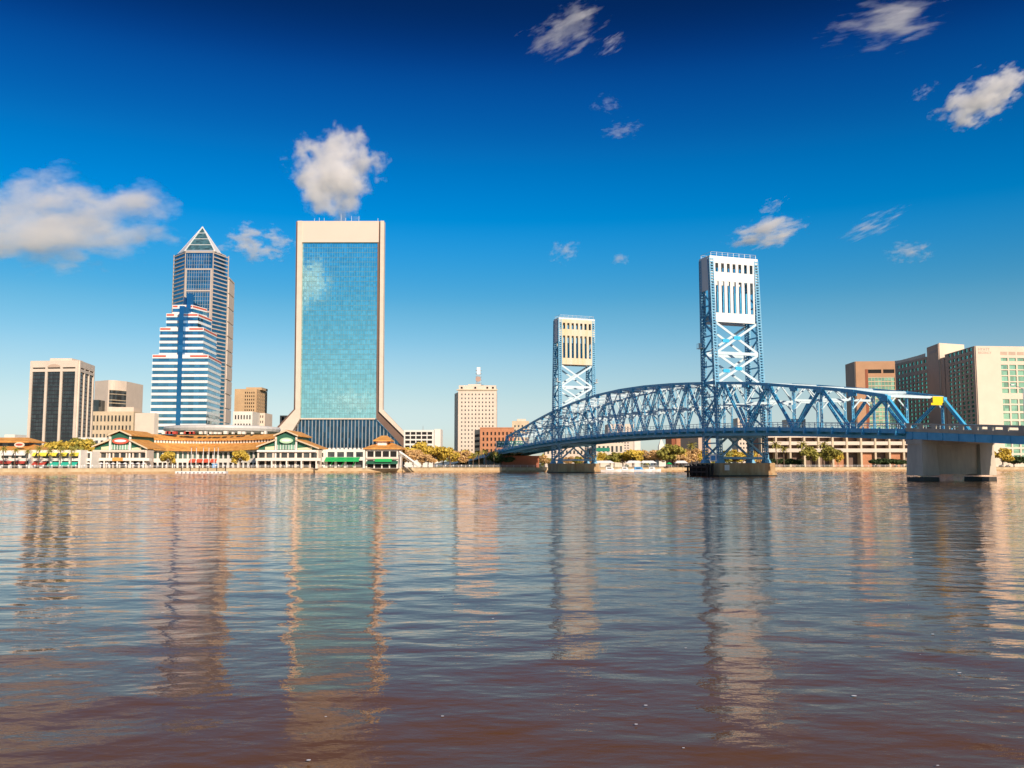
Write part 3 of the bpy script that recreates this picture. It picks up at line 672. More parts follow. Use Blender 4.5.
for k in range(1, 8):
    p, q = arc[k], arc[k + 1] if k < 8 else arc[8]
    fc = Face(p, q); fc.slab(mb, 0, fc.L, zz(407, 615), zz(390, 615), 0, .1)
dw = mb.build('curved_window', 'glass_dim', t)
mb = MB()
for k in range(1, 8):
    fc = Face(arc[k], arc[k + 1])
    for yy in (390, 394, 400, 403): fc.slab(mb, 0, fc.L, zz(yy, 615) - .35, zz(yy, 615), .1, .3)
mb.build('mullion', 'beige', dw)
MB().box(xx(109, 605), xx(131, 605), 606, 618, zt2, zz(407, 605)).build('penthouse', 'cream', t)
MB().box(xx(90, 604), xx(97, 604), 603, 612, zt2, zz(400, 604)).build('corner_glazing', 'glass_black', t)
t, wl_, f, fr, fl, zt = block('low_building', 'low white building between the dark glass tower and the green gable', (76, 107), 440, 437.5, 14, 'white_stone')
put_panes(facade(f, wl_, G, zt, grid(f.L, 5, 1, 1, .55), [(zz(444, 440), zz(440.5, 440))], .3), 'glass_dim', t); wl_.build('wall', 'white_stone', t)

# --- stepped tower, white and blue bands with red stripes
D2 = 560
t = thing('stepped_tower', loc(at(151, 440, D2).x, D2), 'stepped office tower with white and blue bands and red stripes', 'building')
pitch = (zz(354.6, D2) - zz(435, D2)) / 13.0
tiers = [(151.5, 206.5, 219.8, 450, 354.6), (158, 201, 214.5, 354.6, 327.5), (164, 195.2, 209, 327.5, 313.5), (170, 189.5, 203.5, 313.5, 305)]
panes = []; prev = None; white = MB(); corem = MB(); redm = []
for i, (p0, p1, p2, yb, yt) in enumerate(tiers):
    A_ = at(p0, 400, D2); B_ = at(p1, 400, D2); sd_ = 24 - i * 1.5
    C_ = at(p2, 400, D2 + 38); z0 = G if i == 0 else zz(yb, D2); z1 = zz(yt, D2)
    Dd = Vector((A_.x - 6, C_.y, 0))
    off = i * 4.0
    A_ = at(p0, 400, D2 + off); B_ = at(p1, 400, D2 + off); C_ = at(p2, 400, D2 + 38 - off); Dd = Vector((A_.x, C_.y, 0))
    z0 = G if i == 0 else z1_prev; z1 = at(p0, yt, D2 + off).z; z1_prev = z1
    corem.prism([A_, B_, C_, Dd], z0 - .5, z1 - .4)
    fs = [Face(A_, B_), Face(B_, C_)]
    zc = z1; first = True
    while zc > z0 + .3:
        zb_ = max(z0, zc - pitch * (.62 if first else .42))
        for fc in fs: fc.slab(white, -.3, fc.L + .3, zb_, zc, -1, .35)
        if first:
            for (u0, u1) in ((0, fs[0].L * .24), (fs[0].L * .68, fs[0].L)): redm.append((fs[0], u0, u1, zc - 1.55, zc - .45))
            if i > 0 or True: redm.append((fs[1], 0, fs[1].L, zc - 1.55, zc - .45))
        wz = max(z0, zb_ - pitch * .58)
        if wz < zb_ - .3:
            for fc in fs: panes.append((fc, 0, fc.L, wz, zb_))
        zc = wz; first = False
corem.build('core', 'glass_deep', t); white.build('spandrel_band', 'white_paint', t)
for (f2, a_, b_, c_, d_) in redm: mb = MB(); f2.slab(mb, a_, b_, c_, d_, .35, .42); mb.build('red_stripe', 'red_paint', t)
for (f2, a_, b_, c_, d_) in panes:
    mb = MB(); f2.slab(mb, a_, b_, c_, d_, -.05, .1); mb.build('window', 'glass_blue', t)
mb = MB(); x = at(179.7, 360, D2 - 1).x; mb.box(x - 1.4, x + 1.4, D2 - .55, D2 + 16, G, at(180, 306, D2).z); mb.box(x - 1.2, x + 1.4, D2 + 11, D2 + 15.9, at(180, 306, D2).z, at(180, 293.5, D2 + 11).z); mb.build('lift_shaft', 'glass_shaft' if 'glass_shaft' in M else 'glass_blue', t)
mb = MB(); A_ = at(183, 305, D2 + 13); B_ = at(189.5, 305, D2 + 13); zt4 = tiers and z1_prev
mb.add([(A_.x, D2 + 13, zt4 - .3), (B_.x, D2 + 13, zt4 - .3), (B_.x + 6, D2 + 24, zt4 - .3), (A_.x, D2 + 24, zt4 - .3), (A_.x - .5, D2 + 16, at(184, 296, D2 + 14).z)], [(0, 1, 4), (1, 2, 4), (2, 3, 4), (3, 0, 4), (3, 2, 1, 0)]); mb.build('glass_cap', 'glass_blue', t)

# --- tall tower with glass pyramid
D3 = 720
t = thing('skyscraper', loc(at(190, 440, D3).x, D3), 'tallest tower with a glass pyramid roof rising behind the stepped tower', 'building')
P = [at(172.5, 300, D3 + 16), at(184.5, 300, D3), at(211.5, 300, D3), at(227.5, 300, D3 + 20), at(233, 300, D3 + 44), at(210, 300, D3 + 62), at(180, 300, D3 + 56)]
P = [Vector((p.x, p.y, 0)) for p in P]
zs = at(200, 272, D3).z; zr = at(200, 250.5, D3).z
core = MB().prism(P, G, zs); Pu = [Vector((at(174.8, 260, D3 + 16).x, D3 + 16, 0)), P[1], P[2], Vector((at(226, 260, D3 + 20).x, D3 + 20, 0)), Vector((at(229.5, 260, D3 + 40).x, D3 + 40, 0)), Vector((P[5].x, P[5].y - 4, 0)), P[6]]
core.prism(Pu, zs, zr); core.build('core', 'glass_tower', t)
piers = MB(); bands = MB(); frontw = []
pf = (zz(300, D3) - zz(340, D3)) / 10.0
ff = Face(P[1], P[2])
for (u0, u1) in ((0, 1.3), (ff.L - 1.3, ff.L)): ff.slab(piers, u0, u1, G, at(200, 268.5, D3).z, 0, .9)
for yy in (268.5, 290, 311, 332, 353, 374, 395, 416): z = at(200, yy, D3).z; ff.slab(piers, 1.3, ff.L - 1.3, z - 1.3, z, 0, .7)
for yy in (252.0,): z = at(200, yy, D3).z; ff.slab(piers, 0, ff.L, z - .8, z + .6, 0, .8)
u = 1.3
while u < ff.L - 1.3: ff.slab(bands, u - .12, u + .12, G, at(200, 254, D3).z, 0, .25); u += (ff.L - 2.6) / 10
z = G + 3
while z < at(200, 256, D3).z: ff.slab(bands, 1.3, ff.L - 1.3, z - .12, z + .12, 0, .22); z += pf
z = G + 3
for fc, mtop in ((Face(P[0], P[1]), zr), (Face(P[2], P[3]), zr)):
    z = G + 3; 
    while z < mtop - 2:
        fc.slab(piers, .3, fc.L - .3, z, z + pf * .30, 0, .3); z += pf
    for u0 in (0, fc.L - .8): fc.slab(piers, u0, u0 + .8, G, mtop, 0, .5) if fc.L > 3 else None
piers.build('stone_band', 'bofa_stone' if 'bofa_stone' in M else 'beige', t); bands.build('mullion', 'steel', t)
fc = Face(P[3], P[4]); mb = MB(); z = G
while z < zs: fc.slab(mb, 0, fc.L, z, min(zs, z + 11.2), 0, 1.0); z += 12
mb.build('side_wall', 'cream', t)
# pyramid
ap = at(202.5, 227.3, D3 + 26); bz = zr
pyb = [at(177, 250.5, D3 + 16), at(185, 250.5, D3 + 1), at(214.5, 250.5, D3 + 1), at(222.5, 250.5, D3 + 18), at(222, 250.5, D3 + 46), at(182, 250.5, D3 + 46)]
pyb = [Vector((p.x, p.y, bz)) for p in pyb]
pc = sum(pyb, Vector()) / len(pyb)
MB().add(pyb + [ap], [(i, (i + 1) % 6, 6) for i in range(6)] + [(5, 4, 3, 2, 1, 0)]).build('pyramid_roof', 'glass_pyr' if 'glass_pyr' in M else 'glass_green', t)
mb = MB()
for i, p in enumerate(pyb): mb.bar(p, ap + Vector((0, 0, .3)), 0.7 if i in (1, 2) else .5)
for k in range(6): 
    p, q = pyb[k], pyb[(k + 1) % 6]; mb.bar(p, q, .9)
for s_ in (.25, .5, .75): mb.bar(pyb[1].lerp(ap, s_), pyb[2].lerp(ap, s_), .35)
mb.build('ridge', 'white_paint', t)
nn = (pyb[3] - pyb[2]).cross(ap - pyb[2]).normalized() * .25
MB().add([pyb[2] + nn, pyb[3] + nn, ap + nn], [(0, 1, 2)]).build('roof_panel', 'white_paint', t)
nn = (pyb[1] - pyb[0]).cross(ap - pyb[0]).normalized() * .25
MB().add([pyb[0] + nn, pyb[1] + nn, ap + nn], [(0, 1, 2)]).build('roof_panel', 'white_paint', t)
MB().prism([pyb[2], pyb[3], Pu[3], Vector((P[2].x, P[2].y, 0))], zr - 1, zr + .5).build('ledge', 'cream', t)

# --- buildings between
t, wl_, f, fr, fl, zt = block('office_building', 'tan brick office building right of the tallest tower', (233.5, 255), 690, 389, 30, 'tan')
pn = facade(f, wl_, G, zt, grid(f.L, 5, 7.5, .8, .5), rows_of(zz(440, 690), zz(391, 690), 14, .5), .4)
put_panes(pn, 'dark_void', t)
m2 = MB(); pr = facade(fr, wl_, G, zt, grid(fr.L, 6, .8, .8, .4), rows_of(zz(440, 690), zz(391, 690), 14, .5), .4); put_panes(pr, 'glass_dim', t, limit=20)
wl_.build('wall', 'tan', t); MB().box(xx(241, 690) + 0, xx(257, 690), 698, 715, zt, zz(387, 695)).build('penthouse', 'tan', t)
t, wl_, f, fr, fl, zt = block('low_building', 'small white building in front of the tan brick office building', (232.5, 252), 640, 411.5, 20, 'white_stone')
put_panes(facade(f, wl_, G, zt, grid(f.L, 6, .8, .8, .5), rows_of(zz(430, 640), zz(413, 640), 2, .5), .4), 'glass_dim', t)
wl_.build('wall', 'white_stone', t)
t, wl_, f, fr, fl, zt = block('low_building', 'cream block stepping down right of the tan brick office building', (258, 264.5), 660, 413, 20, 'cream')
put_panes(facade(f, wl_, G, zt, grid(f.L, 2, .8, .8, .5), rows_of(zz(430, 660), zz(414, 660), 3, .5), .4), 'glass_dim', t); wl_.build('wall', 'cream', t)
t, wl_, f, fr, fl, zt = block('low_building', 'small tan building peeping out left of the flared tower base', (279.5, 293), 700, 415.5, 20, 'beige')
put_panes(facade(f, wl_, G, zt, grid(f.L, 3, .8, .8, .6), [(zz(420.5, 700), zz(417, 700))], .4), 'dark_void', t); wl_.build('wall', 'beige', t)
# curved grey canopy
t = thing('curved_canopy', loc(xx(215, 430), 430), 'long curved pale grey roof behind the orange mall roofs', 'canopy')
mb = MB(); n_ = 40; cx_, cy_ = xx(214, 440), 452; rx_, ry_ = (xx(272.5, 440) - xx(156, 440)) / 2, 26
ring = [(cx_ + rx_ * cos(2 * pi * k / n_), cy_ + ry_ * sin(2 * pi * k / n_)) for k in range(n_)]
zl, zh = zz(433, 435), zz(425.3, 435); rs = []
for fr_, z in ((.93, zl), (.985, zl + (zh - zl) * .3), (1.0, zl + (zh - zl) * .62), (.985, zh - .3), (.9, zh)): rs.append([(cx_ + (x - cx_) * fr_, cy_ + (y - cy_) * fr_, z) for x, y in ring])
vs = [p for r_ in rs for p in r_]; fs_ = [tuple(range(n_ - 1, -1, -1)), tuple(range(4 * n_, 5 * n_))]
for j in range(4): fs_ += [(j * n_ + i, j * n_ + (i + 1) % n_, (j + 1) * n_ + (i + 1) % n_, (j + 1) * n_ + i) for i in range(n_)]
mb.add(vs, fs_); mb.build('roof', 'skyway', t)
mb = MB()
for k in range(0, n_, 5): x, y = ring[k]; x = cx_ + (x - cx_) * .85; y = cy_ + (y - cy_) * .85; mb.tube((x, y, G), (x, y, zl + .1), .6); 
mb.build('support', 'concrete', t)

# --- big glass slab tower with flared base
D4 = 627
t = thing('glass_skyscraper', loc(xx(340, D4), D4), 'broad teal glass skyscraper in a cream frame with flared base', 'building')
def X4(px, py=330, D=D4): return at(px - 1.3, py, D).x
zt = at(340, 220.8, D4).z; zg_t = at(340, 242, D4).z; zj = zz(418.5, D4); zk = zz(410.5, D4)
xl0, xl1, xr0, xr1 = X4(296.5), X4(301.2), X4(380.2), X4(384.0)
xg1 = X4(377.2)
dep = 36
bk = MB().prism([(X4(294.6, 330), D4 + 6.1), (X4(377), D4 + 6.1), (X4(372), D4 + dep), (X4(290), D4 + dep)], G, zt - .6); bk.build('rear_block', 'brown_wall_and_shade', t)  # juts out past the left fin, its brown standing in for a shaded side
# glass: curtain wall sheet with mullions
mb = MB().box(xl1 - .3, xg1 + .3, D4 + 2.4, D4 + 6, zj, zg_t + .2); mb.build('curtain_wall', 'glass_teal', t)
mb = MB(); x = xl1; nx_ = 30; dx = (xg1 - xl1) / nx_
for k in range(1, nx_): mb.box(xl1 + dx * k - .07, xl1 + dx * k + .07, D4 + 2.25, D4 + 2.42, zj, zg_t)
mb.build('vertical_mullion', 'mull_teal' if 'mull_teal' in M else 'steel', t, kind='stuff')
mb = MB(); nz_ = 36; dz = (zg_t - zj) / nz_
for k in range(1, nz_): mb.box(xl1, xg1, D4 + 2.28, D4 + 2.44, zj + dz * k - .11, zj + dz * k + .11)
mb.build('horizontal_mullion', 'mull_teal' if 'mull_teal' in M else 'steel', t, kind='stuff')
MB().box(xl0 + .3, xr0 - 1.1, D4 + .6, D4 + 6, zg_t, zt).build('top_panel', 'cream_frame' if 'cream_frame' in M else 'cream', t)
# fins (left: broad front; right: reveal's shade painted dark brown, with thin cream edge)
xk = X4
def polyf(pts_, y0, y1, nm, m): mb = MB(); mb.plate([(X4(px, 330 if py < 400 else py), zt if py < 230 else zz(py, D4)) for px, py in pts_], y0, y1); return mb.build(nm, m, t)
polyf([(296.5, 220), (296.5, 409.5), (268, 441), (268, 455), (279, 455), (301.2, 418.5), (301.2, 220)], D4, D4 + 6, 'side_fin', 'cream')
polyf([(294.6, 225), (294.6, 409), (264.5, 441), (264.5, 455), (268, 455), (268, 441), (296.4, 409.5), (296.4, 225)], D4 + 1.5, D4 + 7, 'side_return_shade', 'brown_wall_and_shade')  # front-facing strip; the shade of the fin's outer side is put into its colour
polyf([(377.2, 220), (377.2, 418.5), (405, 448), (405, 456), (413, 456), (413, 444), (380.3, 411.5), (380.3, 220)], D4 + 1.2, D4 + 6, 'side_return_shade', 'brown_wall_and_shade')
polyf([(380.3, 220), (380.3, 411.5), (413, 444), (413, 456), (416, 456), (416, 443), (384.0, 409.5), (384.0, 220)], D4 - .3, D4 + 6, 'side_fin', 'cream')
mb = MB().plate([(X4(279, 455), G), (X4(301.2, 418), zj), (xg1, zj), (X4(405, 448), zz(448, D4)), (X4(405, 448), G)], D4 + 4, D4 + 7); mb.build('lobby_glazing', 'glass_deep', t)
mb = MB(); zl2 = G
for k in range(34):
    px = 280 + k * 3.6
    if px > 404: break
    ytop = 418.5 if 301 <= px <= 377 else (418.5 + (301 - px) * 36 / 22 if px < 301 else 418.5 + (px - 377) * 29.5 / 28)
    mb.box(X4(px, 430) - .28, X4(px, 430) + .28, D4 + 3.3, D4 + 4.0, G, zz(ytop + .6, D4))
mb.build('lobby_mullion', 'steel', t, kind='stuff')
MB().box(xl1, xg1, D4 + 2.0, D4 + 4.2, zj - .5, zj + .4).build('ledge', 'cream', t)
ant = [(311, 219), (316, 218.5), (321, 218.8), (338.3, 214.5), (343, 218.5), (349, 216.8), (356.5, 217), (376, 219)]
for px, py in ant:
    mb = MB(); x = X4(px, 220); mb.tube((x, D4 + 15, zt - .3), (x, D4 + 15, at(px, py, D4 + 15).z + .6), .22, .1, 6); mb.build('antenna', 'white_paint', t)

# --- parking garage
D5 = 520
t, wl_, f, fr, fl, zt = block('parking_garage', 'white open parking garage behind the yellow trees', (404, 434), D5, 430, 24, 'white_stone')
pn = facade(f, wl_, G, zt, grid(f.L, 5, .5, .8, .84), [(zz(y1, D5), zz(y0, D5)) for y0, y1 in ((450, 452.5), (445.5, 448), (440.5, 443.5), (436, 439), (432, 434.8))][::1], .7)
wl_.build('wall', 'white_stone', t); put_panes(pn, 'dark_void', t, name='opening')
q0, q1 = xx(434.3, D5), xx(440.5, D5); MB().box(q0, q1, D5 - 1, D5 + 16, G, zz(429, D5)).build('stair_tower', 'white_stone', t)
MB().tube((xx(421, D5), D5 + 10, zt), (xx(421, D5), D5 + 10, zz(425, D5)), .25, .1, 6).build('antenna', 'steel', t)

# --- cream art deco office block
D6 = 560
t, wl_, f, fr, fl, zt = block('office_tower', 'cream windowed office tower with a rooftop sign mast standing alone', (458, 496.5), D6, 390.5, 24, 'cream')
a0 = f.a; lcol = at(454.3, 440, D6 + 14)
rows = rows_of(zz(452, D6), zz(392.5, D6), 15, .42); cols = grid(f.L, 10, 1.2, 1.2, .36)
pn = facade(f, wl_, G, zt, cols, rows, .3)
wl_.prism([lcol, Vector((f.a.x, f.a.y, 0)), Vector((f.a.x, f.a.y + 24, 0)), Vector((lcol.x, lcol.y + 10, 0))], G, zt - 1)
wl_.build('wall', 'cream', t); put_panes(pn, 'glass_dim', t)
mb = MB(); f.slab(mb, -1, f.L + .6, zt, zt + .7, -1, .9); mb.build('cornice', 'beige', t)
mb = MB().box(f.a.x + .3, f.b.x - .3, D6 + 1, D6 + 22, zt + .7, zz(385.2, D6)); mb.box(f.a.x + 6, f.a.x + 14, D6 + 2, D6 + 14, zz(385.2, D6), zz(384, D6)); ph = mb.build('penthouse', 'cream', t)
mb = MB()
for u in (1.5, 10, 17.5, 21): f.slab(mb, u, u + 1.2, zt + 1.2, zt + 2.4, -1.02, -.9)
mb.build('vent', 'dark_void', ph)
xa = xx(478.6, D6 + 10, 380); zc0 = zz(385, D6); mb = MB()
for q in (-1.6, 1.6):
    for r_ in (-1.2, 1.2): mb.bar((xa + q, D6 + 10 + r_, zc0), (xa + q * .5, D6 + 10 + r_ * .5, zz(365.5, D6)), .25)
for k in range(6): z = zc0 + 2 * k; mb.bar((xa - 1.6, D6 + 8.8, z), (xa + 1.6, D6 + 8.8, z + 2), .2); mb.box(xa - 1.9, xa + 1.9, D6 + 8.7, D6 + 11.3, z, z + .15)
ms = mb.build('sign_mast', 'steel', t)
mb = MB(); mb.box(xa - 1.1, xa + 1.1, D6 + 8.3, D6 + 8.6, zz(373, D6), zz(365.8, D6)); mb.build('sign_panel', 'white_paint', ms)
mb = MB(); mb.tube((xa - .2, D6 + 8.2, zz(377.8, D6)), (xa - .2, D6 + 8.6, zz(377.8, D6)), 1.7, n=20); mb.build('sign_disc', 'letter_grey', ms)
mb = MB(); mb.box(xa - 3.2, xa + 3.2, D6 + 7.5, D6 + 12, zc0, zc0 + .8); mb.build('mast_base', 'dark_trim', ms)

# --- orange brick block
D7 = 500
t, wl_, f, fr, fl, zt = block('brick_building', 'orange brick building with rows of dark windows left of the bridge end', (480, 514), D7, 428.3, 22, 'brick')
pn = facade(f, wl_, G, zt, grid(f.L, 8, .8, .6, .42), [(zz(y1, D7), zz(y0, D7)) for y0, y1 in ((449, 452), (443.5, 446.5), (437.5, 441), (432, 435.2))], .35)
lc = at(474.5, 440, D7 + 14); wl_.build('wall', 'brick', t); put_panes(pn, 'dark_void', t)
mb = MB().prism([lc, Vector((f.a.x - .02, f.a.y, 0)), Vector((f.a.x - .02, f.a.y + 22, 0)), Vector((lc.x, lc.y + 8, 0))], G, zt - .6); mb.build('side_wing', 'beige', t)
fs2 = Face(lc, (f.a.x, f.a.y)); mb = MB()
for k in range(4):
    z = zz(434 + 5.5 * k, D7); fs2.slab(mb, 1, fs2.L - 1, z - 1.4, z, -.02, .1)
mb.build('window_band', 'dark_void', t)
mb = MB(); f.slab(mb, -.2, f.L + .2, zt, zt + .5, -.6, .5); mb.build('parapet', 'brick', t)
t, wl_, f, fr, fl, zt = block('office_building', 'beige block showing above the far left truss end', (512, 529), 640, 421, 22, 'beige')
put_panes(facade(f, wl_, G, zt, grid(f.L, 4, .8, .8, .4), rows_of(zz(450, 640), zz(424, 640), 6, .45), .3), 'glass_dim', t); wl_.build('wall', 'beige', t)
MB().box(xx(517, 640), xx(526, 640), 642, 655, zt, zz(418.8, 640)).build('penthouse', 'cream', t)
t, wl_, f, fr, fl, zt = block('low_building', 'long low cream building seen through the far truss', (545, 592), 560, 447, 18, 'cream')
put_panes(facade(f, wl_, G, zt, grid(f.L, 12, .8, .8, .5), [(zz(454, 560), zz(450.5, 560))], .3), 'glass_dim', t); wl_.build('wall', 'cream', t)
# buildings under the lift span
t, wl_, f, fr, fl, zt = block('apartment_building', 'cream apartment block with balcony columns seen below the lift span', (608, 634), 620, 424, 20, 'cream')
put_panes(facade(f, wl_, G, zt, grid(f.L, 7, .6, 3.2, .5), rows_of(zz(452, 620), zz(426, 620), 10, .45), .4), 'glass_dim', t); wl_.build('wall', 'cream', t)
MB().box(xx(634.3, 620), xx(640.5, 620), 619, 640, G, zz(430, 620)).build('stair_tower', 'white_stone', t)
t, wl_, f, fr, fl, zt = block('low_building', 'pinkish low building right of the far tower base', (596, 624), 540, 443, 16, 'rose_stone')
put_panes(facade(f, wl_, G, zt, grid(f.L, 6, .6, .6, .5), [(zz(452, 540), zz(446, 540))], .3), 'glass_dim', t); wl_.build('wall', 'hotel_cream', t)
t = thing('church', loc(xx(661.5, 700), 700), 'white church with pointed steeple seen below the lift span', 'church')
x = xx(661.5, 700); mb = MB().box(x - 2.2, x + 2.2, 698, 702.4, G, zz(446, 700)); mb.build('tower', 'white_stone', t)
zb0 = zz(446, 700); MB().add([(x - 2, 698.2, zb0), (x + 2, 698.2, zb0), (x + 2, 702.2, zb0), (x - 2, 702.2, zb0), (x, 700.2, zz(437.5, 700))], [(0, 1, 4), (1, 2, 4), (2, 3, 4), (3, 0, 4), (3, 2, 1, 0)]).build('steeple', 'white_stone', t)
mb = MB().box(x - 5, x + 12, 702.5, 722, G, zz(456, 700)); mb.plate([(x - 5.4, zz(456, 700)), (x + 12.4, zz(456, 700)), (x + 3.5, zz(450, 700))], 702.4, 722.2); mb.build('nave', 'white_stone', t)
t, wl_, f, fr, fl, zt = block('brick_building', 'tall brown and orange brick block just left of the nearer tower', (671, 697), 560, 433.5, 20, 'brick')
wl_.box(f.a.x + 3, f.a.x + 8, 558.5, 560, G, zt - .5)
put_panes(facade(f, wl_, G, zt, grid(f.L, 5, .6, .6, .22), rows_of(zz(458, 560), zz(434, 560), 6, .5), .3), 'dark_void', t, limit=40); wl_.build('wall', 'brick', t)
mb = MB(); f.slab(mb, .2, 8.4, G, zt - .8, .3, .9); mb.build('dark_bay', 'brick_dark', t)
t, wl_, f, fr, fl, zt = block('low_building', 'small grey building with slanted top beside the nearer tower', (698, 712), 530, 437, 16, 'rose_stone', rot=.5)
put_panes(facade(f, wl_, G, zt, grid(f.L, 2, 1, 1, .3), [(zz(456, 530), zz(452, 530))], .3), 'glass_dim', t); wl_.build('wall', 'rose_stone', t)
t, wl_, f, fr, fl, zt = block('office_building', 'distant cream block between the nearer tower columns', (738, 752), 640, 418, 18, 'cream')
put_panes(facade(f, wl_, G, zt, grid(f.L, 4, .8, .8, .5), rows_of(zz(450, 640), zz(420, 640), 7, .45), .3), 'glass_dim', t); wl_.build('wall', 'cream', t)
t, wl_, f, fr, fl, zt = block('office_building', 'distant salmon block seen through the truss right of the nearer tower', (790, 806), 640, 419, 18, 'rose_stone')
put_panes(facade(f, wl_, G, zt, grid(f.L, 4, .8, .8, .5), rows_of(zz(450, 640), zz(420.5, 640), 7, .45), .3), 'glass_dim', t); wl_.build('wall', 'hotel_cream', t)

# --- terraced garage under the right truss
D8 = 500
t = thing('terraced_garage', loc(xx(840, D8), D8), 'long cream terraced parking building under the right part of the bridge', 'building')
xa, xb = xx(762, D8), xx(918, D8)
core = MB().box(xa, xb, D8 + 4, D8 + 30, G, zz(433, D8)); core.build('inner_wall', 'brown_wall_and_shade', t)
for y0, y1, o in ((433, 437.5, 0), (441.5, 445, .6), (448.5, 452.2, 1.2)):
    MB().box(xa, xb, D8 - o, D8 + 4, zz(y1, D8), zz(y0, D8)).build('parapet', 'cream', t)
n_ = 11
for k in range(n_ + 1):
    x = xa + (xb - xa) * k / n_; MB().box(x - .5, x + .5, D8 - 1, D8 + 4, G, zz(437, D8)).build('buttress', 'beige', t)
for k in range(n_):
    x0 = xa + (xb - xa) * (k + .1) / n_; x1 = xa + (xb - xa) * (k + .9) / n_
    if k % 2 and k > 4: MB().box(x0, x1, D8 + 1, D8 + 3.9, G, zz(452.5, D8)).build('brick_panel', 'brick', t)
t, wl_, f, fr, fl, zt = block('low_building', 'pale building behind the riverside tree right of the concrete pier', (984, 1040), 510, 440, 20, 'hotel_cream')
put_panes(facade(f, wl_, G, zt, grid(f.L, 9, .8, .8, .5), rows_of(zz(462, 510), zz(443, 510), 4, .5), .4), 'glass_dim', t); wl_.build('wall', 'hotel_cream', t)

# ================================================================ HOTEL
t = thing('hotel', loc(xx(960, 500), 500), 'large pink stone hotel with green window grids at the right edge', 'hotel')
pA = at(947.5, 400, 545); pB = at(977.5, 400, 505); pC = at(1100, 400, 512); zD = at(977.5, 346, 505).z
V2 = lambda p, dx=0, dy=0: Vector((p[0] + dx, p[1] + dy, 0))
def hwall(P0, P1, z1, m, name='wall', cols=None, rows=None, gm='glass_green', limit=45, skin=.5, body=None, parent=None):
    fc = Face(P0, P1); wb = MB()
    if body: wb.prism(body, G, z1 - .02)
    pn = facade(fc, wb, G, z1, cols(fc) if cols else [], rows or [], skin) if cols else (fc.slab(wb, 0, fc.L, G, z1, 0, skin) or [])
    o = wb.build(name, m, parent or t); ps_ = sorted(pn, key=lambda q: -q[4])
    for q in ps_[:limit]: mb = MB(); q[0].slab(mb, *q[1:], -.05, .06); mb.build('window', gm, o)
    if ps_[limit:]:
        mb = MB()
        for q in ps_[limit:]: q[0].slab(mb, *q[1:], -.05, .06)
        mb.build('window', gm, o, kind='stuff')
    return fc, o
Dr = 525
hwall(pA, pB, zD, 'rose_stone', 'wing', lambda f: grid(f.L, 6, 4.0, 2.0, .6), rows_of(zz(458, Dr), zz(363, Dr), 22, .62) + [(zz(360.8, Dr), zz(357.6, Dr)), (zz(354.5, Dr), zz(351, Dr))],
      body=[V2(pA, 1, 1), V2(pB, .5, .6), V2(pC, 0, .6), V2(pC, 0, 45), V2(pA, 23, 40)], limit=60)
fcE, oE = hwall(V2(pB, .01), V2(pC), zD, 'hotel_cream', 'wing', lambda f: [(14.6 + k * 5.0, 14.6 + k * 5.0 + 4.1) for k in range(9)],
    [(zz(y1, 505), zz(y0, 505)) for y0, y1 in ((455, 459), (449, 453), (443, 447), (437, 441), (431, 435), (421, 427), (413, 419), (405, 411), (399, 403.5), (388.5, 393), (382, 387), (376, 381), (370, 375), (364.5, 369), (357.6, 360.8))][::-1][::-1], 'glass_lime', 40)
text_on(fcE, 'HYATT', 1.3, zz(350.6, 505), 2.2, oE, 'letter_grey', .52); text_on(fcE, 'REGENCY', 1.3, zz(353.8, 505), 1.8, oE, 'letter_grey', .52)
for k in range(9): mb = MB(); fcE.slab(mb, 14.6 + 5 * k, 18.7 + 5 * k, zz(354.6, 505), zz(351.5, 505), .5, .56); mb.build('vent', 'rose_stone', oE)
pE = at(929.5, 400, 572); pF = at(941, 400, 552); zC = at(941, 343.5, 552).z; pG = at(966, 400, 560)
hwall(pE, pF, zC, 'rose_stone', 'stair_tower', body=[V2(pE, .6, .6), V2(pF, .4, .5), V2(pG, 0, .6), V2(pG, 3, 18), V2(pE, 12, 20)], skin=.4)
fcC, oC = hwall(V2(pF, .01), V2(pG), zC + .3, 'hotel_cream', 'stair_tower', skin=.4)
mb = MB(); fx = Face(pE, pF); fx.slab(mb, 4, fx.L - 3, zC - 5, zC - 3.2, .4, .5); mb.build('nameplate', 'letter_grey', oC)
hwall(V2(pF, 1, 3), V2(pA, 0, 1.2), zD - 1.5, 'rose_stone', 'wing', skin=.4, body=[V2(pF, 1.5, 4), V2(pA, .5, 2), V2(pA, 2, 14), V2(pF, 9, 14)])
pH = at(895.5, 400, 622); pI = at(929.8, 400, 576); zB = at(929.8, 356.5, 576).z; Dq = 600
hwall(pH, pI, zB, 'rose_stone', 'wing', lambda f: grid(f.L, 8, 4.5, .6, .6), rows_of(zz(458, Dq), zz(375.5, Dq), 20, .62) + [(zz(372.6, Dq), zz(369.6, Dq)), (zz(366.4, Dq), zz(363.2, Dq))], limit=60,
      body=[V2(pH, 1, 1), V2(pI, .6, .8), V2(pI, 5, 25), V2(pH, 14, 26)])
MB().prism([(pH.x + 4, pH.y + 8), (pH.x + 10, pH.y - 4), (pI.x + 3, pI.y + 10), (pI.x + 4, pI.y + 24), (pH.x + 6, pH.y + 24)], zB - 1, zB + 3.4).build('penthouse', 'hotel_cream', t)
QA = 560
t = thing('office_building', loc(xx(870, QA), QA), 'orange stone block with pale green glass left of the hotel', 'building')
pJ = at(847, 400, QA + 18); pK = at(856.5, 400, QA); pL = at(896, 400, QA - 2); zA = at(870, 361.5, QA).z
hwall(pJ, pK, zA, 'rose_stone', 'side_wall', body=[V2(pJ, 1, 1), V2(pK, .4, .6), V2(pL, 0, .6), V2(pL, 2, 30), V2(pJ, 14, 30)], skin=.4)
